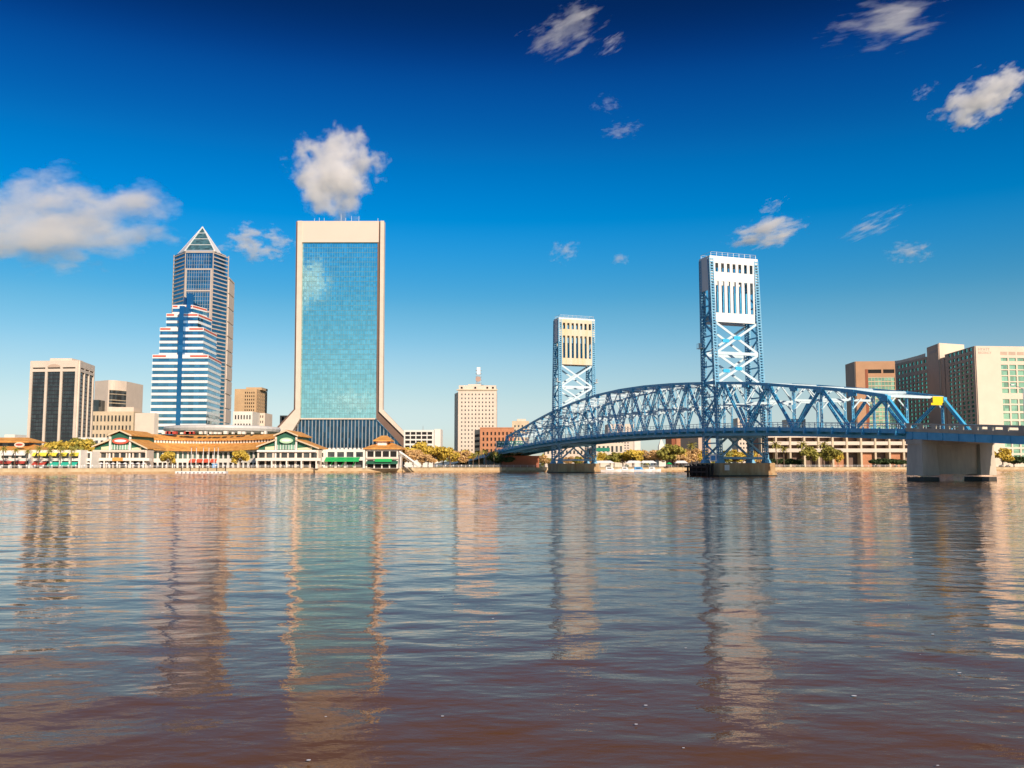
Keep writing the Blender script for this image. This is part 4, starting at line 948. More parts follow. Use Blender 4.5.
hwall(V2(pK, .01), V2(pL), zA, 'orange_stone', 'wall', lambda f: [(7.4, f.L - .5)], [(zz(455, QA), zz(377, QA)), (zz(373.5, QA), zz(369.7, QA))], 'glass_lime')
fA = Face(pK, pL); mb = MB()
y = 377
while y < 450: fA.slab(mb, 7.4, fA.L - .5, zz(y + .9, QA), zz(y, QA), .06, .35); y += 4.3
for k in range(1, 8): u = 7.4 + (fA.L - 7.9) * k / 8; fA.slab(mb, u - .12, u + .12, zz(455, QA), zz(377, QA), .06, .2)
mb.build('spandrel_band', 'beige', t)
mb = MB(); fA.slab(mb, 7.4, fA.L - .5, zz(373.4, QA), zz(369.9, QA), .07, .12); mb.build('louvre', 'dark_void', t)
mb = MB(); fA.slab(mb, 15.5, 16.6, zz(374, QA), zz(369.5, QA), .12, .45); mb.build('louvre_post', 'orange_stone', t)
mb = MB(); fA.slab(mb, 5.6, 7.3, G, zA - 5, .52, .6); mb.build('reveal', 'brick_dark', t)

# ================================================================ RIVERSIDE MALL
def pb(mb, px0, px1, py0, py1, D, dep, py=450):      # box whose front face is at distance D
    mb.box(xx(px0, D), xx(px1, D), D, D + dep, zz(py1, D), zz(py0, D)); return mb
def hip(mb, px0, px1, pyE, D, dep, pr0, pr1, pyR):
    x0, x1 = xx(px0, D), xx(px1, D); r0, r1 = xx(pr0, D), xx(pr1, D); ze = zz(pyE, D); zr_ = zz(pyR, D + dep / 2)
    mb.add([(x0, D, ze), (x1, D, ze), (x1, D + dep, ze), (x0, D + dep, ze), (r0, D + dep / 2 , zr_), (r1, D + dep / 2, zr_)],
           [(0, 1, 5, 4), (1, 2, 5), (2, 3, 4, 5), (3, 0, 4), (3, 2, 1, 0)]); 
    mb.box(x0, x1, D, D + dep, ze - .35, ze - .002); return mb
def awning(px0, px1, py0, py1, D, m, parent, out=1.6):
    x0, x1 = xx(px0, D), xx(px1, D); z1, z0 = zz(py0, D), zz(py1, D); mb = MB()
    v = [(x0, D, z1), (x1, D, z1), (x1, D - out, z0), (x0, D - out, z0)]; v2 = [(a, b, c - .12) for a, b, c in v]
    mb.add(v + v2, [(0, 1, 2, 3), (7, 6, 5, 4), (0, 4, 5, 1), (1, 5, 6, 2), (2, 6, 7, 3), (3, 7, 4, 0)])
    mb.box(x0, x1, D - out - .05, D - out + .02, z0 - .4, z0); mb.build('awning', m, parent)
def arcade(parent, px0, px1, D, dep, ypar, bays, m='white_stone', upper=(453, 458.3), lower=(461.0, 468), wm='glass_dim', frac=.74):
    """two storey arcade: wall skin with openings, upper windows and dark ground floor bays"""
    fa = Face((xx(px0, D), D), (xx(px1, D), D)); wb = MB(); wb.box(fa.a.x, fa.b.x, D, D + dep, G, zz(ypar, D))
    pn = facade(fa, wb, G, zz(ypar, D), grid(fa.L, bays, .3, .3, frac), [(G + .1, zz(lower[0], D)), (zz(upper[1], D), zz(upper[0], D))], .6)
    wb.build('wall', m, parent)
    put_panes([q for q in pn if q[3] < G + .2], 'dark_void', parent, .05, name='shopfront'); put_panes([q for q in pn if q[3] > G + .2], wm, parent, .05)
    return fa
# left wing
DL = 322
t = thing('riverside_mall', loc(xx(20, DL), DL), 'left white arcade of the riverside mall with yellow and teal awnings under an orange roof', 'shopping mall')
arcade(t, -60, 31, DL - 2, 14, 450.5, 9); arcade(t, 31.2, 81, DL, 5, 450, 5); arcade(t, 81.2, 92, DL + 5, 6, 451.5, 2)
for k, px in enumerate((-26, -13, 3.5, 16)): awning(px, px + 11, 451.5, 454.3, DL - 2, 'white_canvas', t)
awning(-30, 13, 460, 462.6, DL - 2, 'red_canvas', t); awning(16, 27, 460, 462.6, DL - 2, 'red_canvas', t); awning(28, 47, 461.8, 464, DL, 'red_canvas', t)
for a_, b_ in ((28.5, 37), (39, 48), (50, 58), (61, 68), (71, 79.5)): awning(a_, b_, 451.2, 455, DL, 'yellow_canvas', t)
for a_, b_ in ((49.5, 60), (61.5, 70), (71, 78)): awning(a_, b_, 462, 465, DL, 'teal', t)
hip(MB(), -60, 34, 450, DL, 18, -50, 20, 444.5).build('roof', 'orange_roof', t)
pb(MB(), -50, 24, 441.3, 446.5, DL + 6, 6).build('clerestory', 'glass_dim', t)
hip(MB(), -54, 28, 441.5, DL + 4, 12, -40, 18, 437.5).build('roof', 'orange_roof', t)
def disc_sign(parent, px, py, rx, ry, D, m, m2, name='sign'):
    mb = MB(); x, z = xx(px, D), zz(py, D); sx, sz = rx * D / F, ry * D / F; n_ = 28
    mb.plate([(x + sx * cos(2 * pi * k / n_), z + sz * sin(2 * pi * k / n_)) for k in range(n_)], D - .35, D)
    o = mb.build(name, m, parent)
    mb = MB(); mb.plate([(x + sx * .72 * cos(2 * pi * k / n_), z + sz * (.42 * sin(2 * pi * k / n_)) + sz * .05) for k in range(n_)], D - .42, D - .36); mb.build('emblem', m2, o)
disc_sign(t, 18.8, 444.8, 5, 2.6, DL - .5, 'hotel_cream', 'red_canvas')
MB().box(xx(3, 420), xx(13.5, 420), 420, 430, G, zz(434.5, 420)).build('x', 'white_stone'); x = bpy.data.objects['x']; x.name = 'low_building'; tag(x, 'tiny white rooftop block peeping over the orange roof at the far left', 'building')
# gable pavilions
def pavilion(label, pA, pB, uA, uB, apx, apy, yU, yLi, yLo, D, sign, signm2, sx, sy, srx, sry, beam):
    t = thing('gable_pavilion', loc(xx((pA + pB) / 2, D), D), label, 'pavilion')
    def X(px): return xx(px, D)
    # lower body
    fa = Face((X(pA + 1), D), (X(pB - 1), D)); wb = MB().box(fa.a.x, fa.b.x, D, D + 6, G, zz(450, D))
    pn = facade(fa, wb, G, zz(450, D), grid(fa.L, 8, .3, .3, .8), [(G + .1, zz(461.0, D)), (zz(457.8, D), zz(452.8, D))], .5)
    wb.build('wall', 'cream', t); put_panes([q for q in pn if q[3] < G + .2], 'dark_void', t, .05, name='shopfront'); put_panes([q for q in pn if q[3] > G + .2], 'glass_dim', t, .05)
    # gable walls
    MB().plate([(X(pA + 1), zz(450, D)), (X(pB - 1), zz(450, D)), (X(pB - 1), zz(yLo[1] + .6, D)), (X(uB), zz(yLi + 1, D)), (X(uA), zz(yLi + 1, D)), (X(pA + 1), zz(yLo[0] + .6, D))], D + .6, D + 6.5).build('gable_wall', 'green_paint', t)
    MB().plate([(X(uA), zz(447, D)), (X(uB), zz(447, D)), (X(uB), zz(yU + .5, D)), (X(apx), zz(apy + 1, D)), (X(uA), zz(yU + .5, D))], D + .2, D + 22).build('gable_wall', 'green_paint', t)
    # light panels
    for a_, b_ in ((pA + 8, uA - 1), (uB + 1, pB - 8)):
        MB().plate([(X(a_), zz(449.8, D)), (X(b_), zz(449.8, D)), (X(b_), zz(446 if a_ < uA else 447, D)), (X(a_), zz(447 if a_ < uA else 448, D))], D + .4, D + .7).build('panel', 'pale_cream' if 'pale_cream' in M else 'pale_green', t)
    pb(MB(), uA + 1.8, uB - 1.8, 444.8, 449.6, D - .05, .3).build('gable_window', 'glass_lime', t)
    mb = MB()
    for k in range(7): px = uA + 1.8 + (uB - uA - 3.6) * k / 6; mb.box(X(px) - .1, X(px) + .1, D - .2, D, zz(449.6, D), zz(444.8, D))
    mb.build('mullion', 'white_paint', t)
    for px in (uA, uB): mb = MB(); mb.box(X(px) - .32, X(px) + .32, D - .4, D + .2, G, zz(yU + 1.2, D)); mb.build('column', 'white_stone', t)
    # roofs (slabs)
    def slope(p, q, nm, dep, m='orange_roof', lip=1.0):
        a_, b_ = Vector((X(p[0]), 0, zz(p[1], D))), Vector((X(q[0]), 0, zz(q[1], D))); mb = MB(); th = Vector((0, 0, .45))
        f0, f1 = Vector((0, D - lip, 0)), Vector((0, D + dep, 0))
        mb.add([a_ + f0, b_ + f0, b_ + f1, a_ + f1, a_ + f0 + th, b_ + f0 + th, b_ + f1 + th, a_ + f1 + th], [(3, 2, 1, 0), (4, 5, 6, 7), (0, 1, 5, 4), (1, 2, 6, 5), (2, 3, 7, 6), (3, 0, 4, 7)])
        o = mb.build(nm, m, t); mb = MB(); g = Vector((0, D - lip - .12, -.15)); g2 = Vector((0, D - lip - .02, -.15))
        mb.add([a_ + g, b_ + g, b_ + g2, a_ + g2, a_ + g + th * 1.2, b_ + g + th * 1.2, b_ + g2 + th * 1.2, a_ + g2 + th * 1.2], [(3, 2, 1, 0), (4, 5, 6, 7), (0, 1, 5, 4), (1, 2, 6, 5), (2, 3, 7, 6), (3, 0, 4, 7)]); mb.build('fascia', 'beige', o)
    slope((uA - 2, yU), (apx, apy), 'roof', 24); slope((apx, apy), (uB + 2, yU + .4), 'roof', 24)
    slope((pA, yLo[0]), (uA + .5, yLi), 'roof', 17); slope((uB - .5, yLi), (pB, yLo[1]), 'roof', 17)
    disc_sign(t, sx, sy, srx, sry, D - .5, sign, signm2)
    pb(MB(), pA, pB - 4, 450.2, 451.8, D - 1.4, 1.4).build('beam', beam, t)
    pb(MB(), pA - 1, pB + 1, 458.2, 460.8, D - 2.6, 2.5).build('balcony', 'white_stone', t)
    mb = MB()
    for k in range(5): px = pA + 2 + (pB - pA - 4) * k / 4; mb.box(X(px) - .25, X(px) + .25, D - 2.5, D - 2.1, G, zz(460.8, D))
    mb.build('support', 'white_stone', t); return t
DG = 335
t = pavilion('green gable pavilion with a red oval sign', 92, 148, 109.5, 129.5, 119.5, 430.8, 435.6, 440, (447.2, 449.2), DG, 'red_paint', 'white_canvas', 119.8, 441, 8.3, 3.2, 'cream')
pb(MB(), 112, 122.5, 457.6, 461, DG - 2.75, .1).build('banner', 'orange_roof', t)
for k, px in enumerate((88.5, 101, 107, 113, 119, 125, 132, 138, 144)):
    x = xx(px, DG - 8); y = DG - 8; tt = thing('parasol', (x, y, G), 'white parasol on the terrace below the red oval sign', 'parasol', 'white parasols on the pavilion terrace')
    MB().tube((x, y, G), (x, y, G + 2.3), .05, n=6).build('pole', 'steel', tt); mb = MB(); n_ = 8
    mb.add([(x + 1.05 * cos(2 * pi * i / n_), y + 1.05 * sin(2 * pi * i / n_), G + 1.75) for i in range(n_)] + [(x, y, G + 2.35)], [(i, (i + 1) % n_, n_) for i in range(n_)] + [tuple(range(n_ - 1, -1, -1))]); mb.build('canopy', 'white_canvas', tt)
DH = 352
pavilion('green gable pavilion with a pale green oval sign', 256.5, 319.5, 275.5, 296, 286, 431, 436, 440, (447.2, 449), DH, 'pale_green', 'white_canvas', 286, 440.6, 6.6, 2.9, 'white_paint')
# centre arcade with two tiers of curved orange roof
DC = 356
t = thing('riverside_mall', loc(xx(200, DC), DC), 'curved centre of the mall with two long orange roofs between the gables', 'shopping mall')
def dc(px): return DC + 14 * (1 - ((px - 202) / 75.0) ** 2) * 1.0
pxs = [130 + (275 - 130) * k / 16 for k in range(17)]
def curved(y0, y1, o0, o1, nm, m, pa, pz, dyf=lambda px: 0):
    mb = MB()
    for p, q in zip(pa, pz):
        v = []
        for px in (p, q):
            D = dc(px); x = xx(px, D); v.append((x, D, px))
        (xa_, ya_, pa_), (xb_, yb_, pb_) = v
        z00, z01 = zz(y1 + dyf(pa_), DC), zz(y1 + dyf(pb_), DC); z10, z11 = zz(y0 + dyf(pa_) * .6, DC), zz(y0 + dyf(pb_) * .6, DC)
        mb.add([(xa_, ya_ + o0, z00), (xb_, yb_ + o0, z01), (xb_, yb_ + o1, z11), (xa_, ya_ + o1, z10), (xa_, ya_ + o0, z00 - .4), (xb_, yb_ + o0, z01 - .4), (xb_, yb_ + o1, z00 - .4), (xa_, ya_ + o1, z00 - .4)],
               [(0, 1, 2, 3), (7, 6, 5, 4), (0, 4, 5, 1), (1, 5, 6, 2), (2, 6, 7, 3), (3, 7, 4, 0)])
    return mb.build(nm, m, t)
crv = lambda px: -3.2 * abs((px - 202) / 73.0) ** 3
curved(442.2, 449.6, -3, 4.6, 'roof', 'orange_roof', pxs[:-1], pxs[1:], crv)
curved(433.3, 438.3, 3.5, 10, 'roof', 'orange_roof', pxs[:-1], pxs[1:], lambda px: -1.2 * abs((px - 202) / 73.0) ** 3)
mb = MB(); cl = MB()
for p, q in zip(pxs, pxs[1:]):
    fc = Face((xx(p, dc(p)), dc(p) + 4.7), (xx(q, dc(q)), dc(q) + 4.7)); fc.slab(mb, 0, fc.L, zz(445, DC), zz(438, DC), -2, 0)
    for k in range(3): u = fc.L * (k + .5) / 3; fc.slab(cl, u - .4, u + .4, zz(443, DC), zz(438.6, DC), 0, .3)
mb.build('clerestory', 'glass_dim', t); cl.build('clerestory_post', 'white_stone', t)
wb = MB(); pn = []; 
pw_ = [147 + (259 - 147) * k / 11 for k in range(12)]
for p, q in zip(pw_, pw_[1:]):
    fc = Face((xx(p, dc(p)), dc(p)), (xx(q, dc(q)), dc(q))); fc.slab(wb, 0, fc.L, G, zz(449, DC), -5, 0)
    pn += facade(fc, wb, G, zz(449, DC), grid(fc.L, 2, .2, .2, .76), [(G + .1, zz(462.5, DC)), (zz(458.4, DC), zz(451.6, DC))], .5)
wb.build('wall', 'white_stone', t); put_panes([q for q in pn if q[3] < G + .2], 'dark_void', t, .05, name='shopfront'); put_panes([q for q in pn if q[3] > G + .2], 'glass_mall' if 'glass_mall' in M else 'glass_green', t, .05)
for k, px in enumerate((190, 197, 204, 211)): awning(px, px + 6, 459, 461.6, dc(px) - .8, 'red_paint', t, 1.5)
mb = MB()
for k in range(24):
    px = 160 + k * 4.7 + random.random() * 2; D = DC + 16
    if random.random() < .75: mb.box(xx(px, D), xx(px + 1.5 + random.random() * 2, D), D, D + 2, zz(434, D), zz(430.8 + random.random() * 1.6, D))
mb.build('rooftop_unit', 'white_stone', t)
for px0, px1 in ((164.5, 175), (183, 192.5)): pb(MB(), px0, px1, 431.4, 434, DC + 16, 2).build('rooftop_unit', 'red_canvas', t)
rnd0 = random.Random(4)
# flat link with green canopy
DF = 360
t = thing('riverside_mall', loc(xx(340, DF), DF), 'flat roofed mall link with a bright green canopy', 'shopping mall')
arcade(t, 314, 325.5, DF, 12, 449.6, 1, upper=(453, 457), lower=(462, 468)); arcade(t, 325.7, 365, DF + 1, 12, 449.4, 4, upper=(452, 457), lower=(460.5, 468))
mb = MB()
for k in range(9): px = 328 + k * 4.2; pb(mb, px, px + 2.2, 447.9, 449.4, DF + 5, 2)
mb.build('rooftop_unit', 'white_stone', t)
awning(326, 360, 457.2, 460.6, DF, 'bright_green', t, 3.0)
for px in (334, 345.5, 356.5):
    a_ = Vector((xx(px, DF), DF - 1.5, zz(460.2, DF))); b_ = Vector((xx(px - 4, DF), DF - .3, zz(466.5, DF))); MB().bar(a_, b_, .35).build('brace', 'bright_green', t)
# hip roofed pavilion
DP = 362
t = thing('hip_pavilion', loc(xx(382, DP), DP), 'dark pavilion with a two tier orange hip roof in front of the glass skyscraper', 'pavilion')
fa = arcade(t, 366, 398, DP, 14, 449, 4, upper=(451.3, 457), lower=(460, 468), wm='dark_void', frac=.84)
pb(MB(), 366.5, 398.5, 457.3, 459, DP - 1.2, 1.1).build('balcony', 'cream', t); awning(375, 392, 458.8, 460.8, DP - 1.3, 'bright_green', t, 1.0); awning(366.5, 398, 461, 463, DP - .7, 'green_paint', t, 1.2)
hip(MB(), 362.5, 400.5, 448.3, DP - 2, 20, 374, 389, 442.6).build('roof', 'orange_roof', t)
pb(MB(), 376, 387, 439.5, 445, DP + 4, 6).build('lantern', 'cream', t); pb(MB(), 377.3, 386.2, 440.8, 445.2, DP + 3.4, .4).build('sign', 'white_canvas', t)
hip(MB(), 372.5, 390.5, 440.3, DP + 2, 11, 379, 385, 435.6).build('roof', 'orange_roof', t)
t = thing('outdoor_staircase', loc(xx(408, 362), 362), 'white diagonal staircase beside the orange hip roof pavilion', 'staircase')
a_, b_ = Vector((xx(399, 362), 362, zz(453.5, 362))), Vector((xx(418.5, 362), 362, G + .4))
for dy in (0, 2.4): MB().bar(a_ + Vector((0, dy, .9)), b_ + Vector((0, dy, .9)), .2, .5).build('handrail', 'white_paint', t)
mb = MB(); n_ = 18
for k in range(n_): p = a_.lerp(b_, (k + .5) / n_); mb.box(p.x - .25, p.x + .3, 362, 364.4, p.z - .2, p.z)
mb.build('tread', 'concrete', t)
for s_ in (.05, .4, .7): p = a_.lerp(b_, s_); MB().bar(Vector((p.x, 363, G)), p + Vector((0, 1, -.1)), .25).build('post', 'white_paint', t)

# bollard lights on the riverwalk
for k in range(58):
    px = 2 + k * 8.2 + rnd0.random() * .8; D = shore(px) + 2.2; x = xx(px, D)
    tt = thing('bollard_light', (x, D, G), 'short white bollard light behind the seawall railing', 'bollard', 'bollard lights on the riverwalk')
    MB().tube((x, D, G), (x, D, G + 1.0), .14, .12, 6).build('post', 'steel', tt); MB().tube((x, D, G + 1.0), (x, D, G + 1.45), .24, .2, 8).build('lamp', 'white_paint', tt)
# flagpoles
for k, px in enumerate((191, 196, 203, 208.5, 214, 217.8)):
    D = 338 + 2 * (k % 2); x = xx(px, D); tt = thing('flagpole', (x, D, G), 'tall white flagpole in the row before the mall centre', 'flagpole', 'flagpoles before the mall centre')
    MB().tube((x, D, G), (x, D, zz(448, D)), .13, .09, 8).build('pole', 'white_paint', tt); MB().tube((x, D, zz(448, D)), (x, D, zz(447.4, D)), .28, .1, 8).build('finial', 'steel', tt)
# floating dock
t = thing('floating_dock', (xx(200, 316), 316, 0), 'long white floating dock in front of the flagpoles', 'dock')
xa_, xb_ = xx(176, 316), xx(226, 316)
MB().box(xa_, xb_, 315.5, 318.5, -.3, .75).build('hull', 'white_paint', t); mb = MB()
for k in range(12): x = xa_ + 1 + (xb_ - xa_ - 2) * k / 11; mb.tube((x, 315.4, .3), (x, 315.1, .3), .18, n=8)
mb.build('fender', 'dark_trim', t); mb = MB()
for k in range(6): x = xa_ + 1 + (xb_ - xa_ - 2) * k / 5; mb.tube((x, 318.7, -1), (x, 318.7, 2.6), .16, n=8)
mb.build('pile', 'timber', t)

# boats
def boat(px, D, L, label, hullm='white_paint', cab=True, rot=0, cabm='white_paint'):
    x = xx(px, D); t = thing('motor_boat', (x, D, 0), label, 'boat', 'boats along the far bank'); t.rotation_euler = (0, 0, rot)
    mb = MB(); off = Vector((x, D, 0)); st = [(-L / 2, .95, .9), (-L / 4, 1.15, .85), (L / 5, 1.1, .95), (L * .4, .6, 1.15), (L / 2, .05, 1.3)]
    vs = []; 
    for (a, hw, zt) in st: vs += [off + Vector((a, -hw, zt)), off + Vector((a, -hw * .6, -.25)), off + Vector((a, hw * .6, -.25)), off + Vector((a, hw, zt))]
    fs = [(0, 1, 2, 3), tuple(16 + i for i in (3, 2, 1, 0))]
    for i in range(4):
        for j in range(4): fs.append((i * 4 + j, (i + 1) * 4 + j, (i + 1) * 4 + (j + 1) % 4, i * 4 + (j + 1) % 4))
    mb.add(vs, fs); mb.build('hull', hullm, t)
    if cab:
        mb = MB(); o = off + Vector((-L * .05, 0, .85)); l2 = L * .2
        mb.hexa([o + Vector(q) for q in ((-l2, -.75, 0), (l2, -.75, 0), (l2, .75, 0), (-l2, .75, 0))], [o + Vector(q) for q in ((-l2, -.65, 1.2), (l2 * .5, -.65, 1.2), (l2 * .5, .65, 1.2), (-l2, .65, 1.2))]); cb = mb.build('cabin', cabm, t)
        mb = MB(); mb.box(o.x - l2 * .7, o.x + l2 * .3, o.y - .8, o.y - .7, o.z + .45, o.z + .9); mb.build('window', 'glass_black', cb)
boat(611, 391, 9, 'white motor boat tied up right beside the far tower pier'); boat(626, 396, 7, 'smaller white boat behind a low hull between the far pier and the beach tents', 'white_paint', True)
boat(640, 398, 10, 'longest white boat with a dark cabin left of the green parasol', 'white_paint', True, cabm='blue_plastic'); boat(653, 402, 7, 'white boat nearest to the green parasol')
# parasol green + canopies
x, D = xx(669, 412), 412; tt = thing('parasol', (x, D, G), 'single bright green parasol on the bank below the lift span', 'parasol')
MB().tube((x, D, G), (x, D, G + 2.4), .06, n=6).build('pole', 'steel', tt); mb = MB(); mb.add([(x + 1.6 * cos(pi * i / 4), D + 1.6 * sin(pi * i / 4), G + 1.7) for i in range(8)] + [(x, D, G + 2.7)], [(i, (i + 1) % 8, 8) for i in range(8)] + [tuple(range(7, -1, -1))]); mb.build('canopy', 'bright_green', tt)
for k, (px, wid, lab) in enumerate(((604, 5, 'long white tent roof close behind the far tower pier'), (634, 4, 'white tent roof above the longest white boat'), (648, 4, 'white tent roof between the boats and the green parasol'), (681, 3, 'small white tent right of the green parasol'))):
    D = 416; x = xx(px, D); hw = wid; tt = thing('tent', (x, D, G), lab, 'tent', 'tents on the far bank')
    mb = MB(); mb.add([(x - hw, D - 2, G + 2.2), (x + hw, D - 2, G + 2.2), (x + hw, D + 2, G + 2.2), (x - hw, D + 2, G + 2.2), (x - hw * .6, D, G + 3.3), (x + hw * .6, D, G + 3.3)], [(0, 1, 5, 4), (1, 2, 5), (2, 3, 4, 5), (3, 0, 4), (3, 2, 1, 0)]); mb.build('canopy', 'white_canvas', tt)
    for q in (-1, 1):
        for r_ in (-1.9, 1.9): MB().tube((x + q * hw * .95, D + r_, G), (x + q * hw * .95, D + r_, G + 2.2), .06, n=6).build('leg', 'steel', tt)
tt = thing('road_sign', (xx(603, 470), 470, G), 'green road sign on posts among the trees right of the far tower', 'road sign')
pb(MB(), 596.5, 610, 447.8, 451.4, 470, .2).build('panel', 'sign_green', tt)
for px in (598, 608.5): MB().box(xx(px, 470) - .12, xx(px, 470) + .12, 470.25, 470.5, G, zz(448, 470)).build('post', 'steel', tt)
tt = thing('kiosk', (xx(214, 345), 345, G), 'small blue kiosk between the flagpoles and the shopfronts', 'kiosk')
x = xx(214.5, 345); MB().box(x - .9, x + .9, 345, 346.6, G, G + 1.9).build('body', 'blue_plastic', tt); MB().box(x - 1.1, x + 1.1, 344.8, 346.8, G + 1.9, G + 2.1).build('roof', 'white_paint', tt)

# ================================================================ TREES
def leaf_cloud(rnd, clumps, n, size):
    mb = MB()
    for _ in range(n):
        cx, cy, cz, r = rnd.choice(clumps)
        th, u = rnd.random() * 2 * pi, rnd.random() * 2 - 1; rr = r * (rnd.random() ** .45); q = math.sqrt(1 - u * u)
        p = Vector((cx + rr * q * cos(th), cy + rr * q * sin(th), cz + rr * u * .8))
        a = Vector((rnd.gauss(0, 1), rnd.gauss(0, 1), rnd.gauss(0, .6))).normalized(); b = a.orthogonal().normalized(); c = a.cross(b); s = size * (.6 + .8 * rnd.random())
        mb.add([p - b * s - c * s * .5, p + b * s - c * s * .6, p + b * s * .7 + c * s, p - b * s * .8 + c * s * .7], [(0, 1, 2, 3)])
    return mb
def make_tree(name, seed, leafm, hgt=9, rad=4, n=1500, size=.3):
    rnd = random.Random(seed); t = thing(name, (0, 0, 0), 'tree', 'tree')
    mb = MB(); mb.tube((0, 0, -.3), (0.1, 0, hgt * .35), .28, .2); top = Vector((.1, 0, hgt * .35)); clumps = []
    for k in range(11):
        an = 2 * pi * k / 11 + rnd.random(); rr = rad * (.35 + .5 * rnd.random()) if k else 0; z = hgt * (.42 + .45 * rnd.random() * (1 - .4 * rr / rad))
        e = Vector((rr * cos(an), rr * sin(an), z)); mb.tube(top, e, .12, .04, 5); clumps.append((e.x, e.y, e.z, rad * (.26 + .2 * rnd.random())))
    mb.build('trunk', 'bark', t); leaf_cloud(rnd, clumps, n, size).build('crown', leafm, t); return t
def make_palm(seed, hgt=9):
    rnd = random.Random(seed); t = thing('palm_tree', (0, 0, 0), 'palm', 'palm tree'); mb = MB(); p = Vector((0, 0, -.3))
    for k in range(6): q = Vector((.08 * k * k * .3, 0, hgt * (k + 1) / 6)); mb.tube(p, q, .24 - .015 * k, .225 - .015 * k, 7); p = q
    mb.build('trunk', 'bark', t); mb = MB()
    for k in range(26):
        an = 2 * pi * k / 26 * 3.7; el = 1.1 - 1.7 * (k / 26); L = 2.3 + rnd.random() * .5; d = Vector((cos(an), sin(an), 0)); q0 = p.copy(); v = d * cos(el) + Vector((0, 0, sin(el)))
        for j in range(5):
            q1 = q0 + v * L / 5; v = (v + Vector((0, 0, -.28))).normalized(); side = d.cross(Vector((0, 0, 1))) * (.30 * (1 - abs(j - 1.5) / 4.2))
            dr = Vector((0, 0, -.16)); mb.add([q0, q1, q1 + side + dr, q0 + side + dr], [(0, 1, 2, 3)]); mb.add([q0, q1, q1 - side + dr, q0 - side + dr], [(3, 2, 1, 0)]); q0 = q1
    mb.build('crown', 'palm_leaf', t); return t
protos = {'yellow': make_tree('broadleaf_tree', 1, 'leaf_yellow'), 'yellow2': make_tree('broadleaf_tree', 11, 'leaf_yellow', 8, 4.4),
          'olive': make_tree('broadleaf_tree', 2, 'leaf_olive'), 'rust': make_tree('broadleaf_tree', 3, 'leaf_rust', 8, 4, 1100, .26),
          'dark': make_tree('bushy_tree', 4, 'leaf_dark', 7, 4), 'palm': make_palm(5), 'palm2': make_palm(6)}
used_p = set()
def put(kind, px, D, h, label, wide=1.0, group='trees along the far bank'):
    pr = protos[kind]; base = {'yellow': 9, 'yellow2': 8, 'olive': 9, 'rust': 8, 'dark': 7, 'palm': 11, 'palm2': 11}[kind]
    if kind not in used_p: r = pr; used_p.add(kind)
    else:
        r = pr.copy(); C.objects.link(r)
        for ch in pr.children: c = ch.copy(); C.objects.link(c); c.parent = r
    s = h / base; r.location = (xx(px, D), D, G); r.scale = (s * wide, s * wide, s); r.rotation_euler = (0, 0, (px * 1.7) % 6.28)
    r['label'] = label; r['category'] = 'palm tree' if 'palm' in kind else 'tree'; r['group'] = group
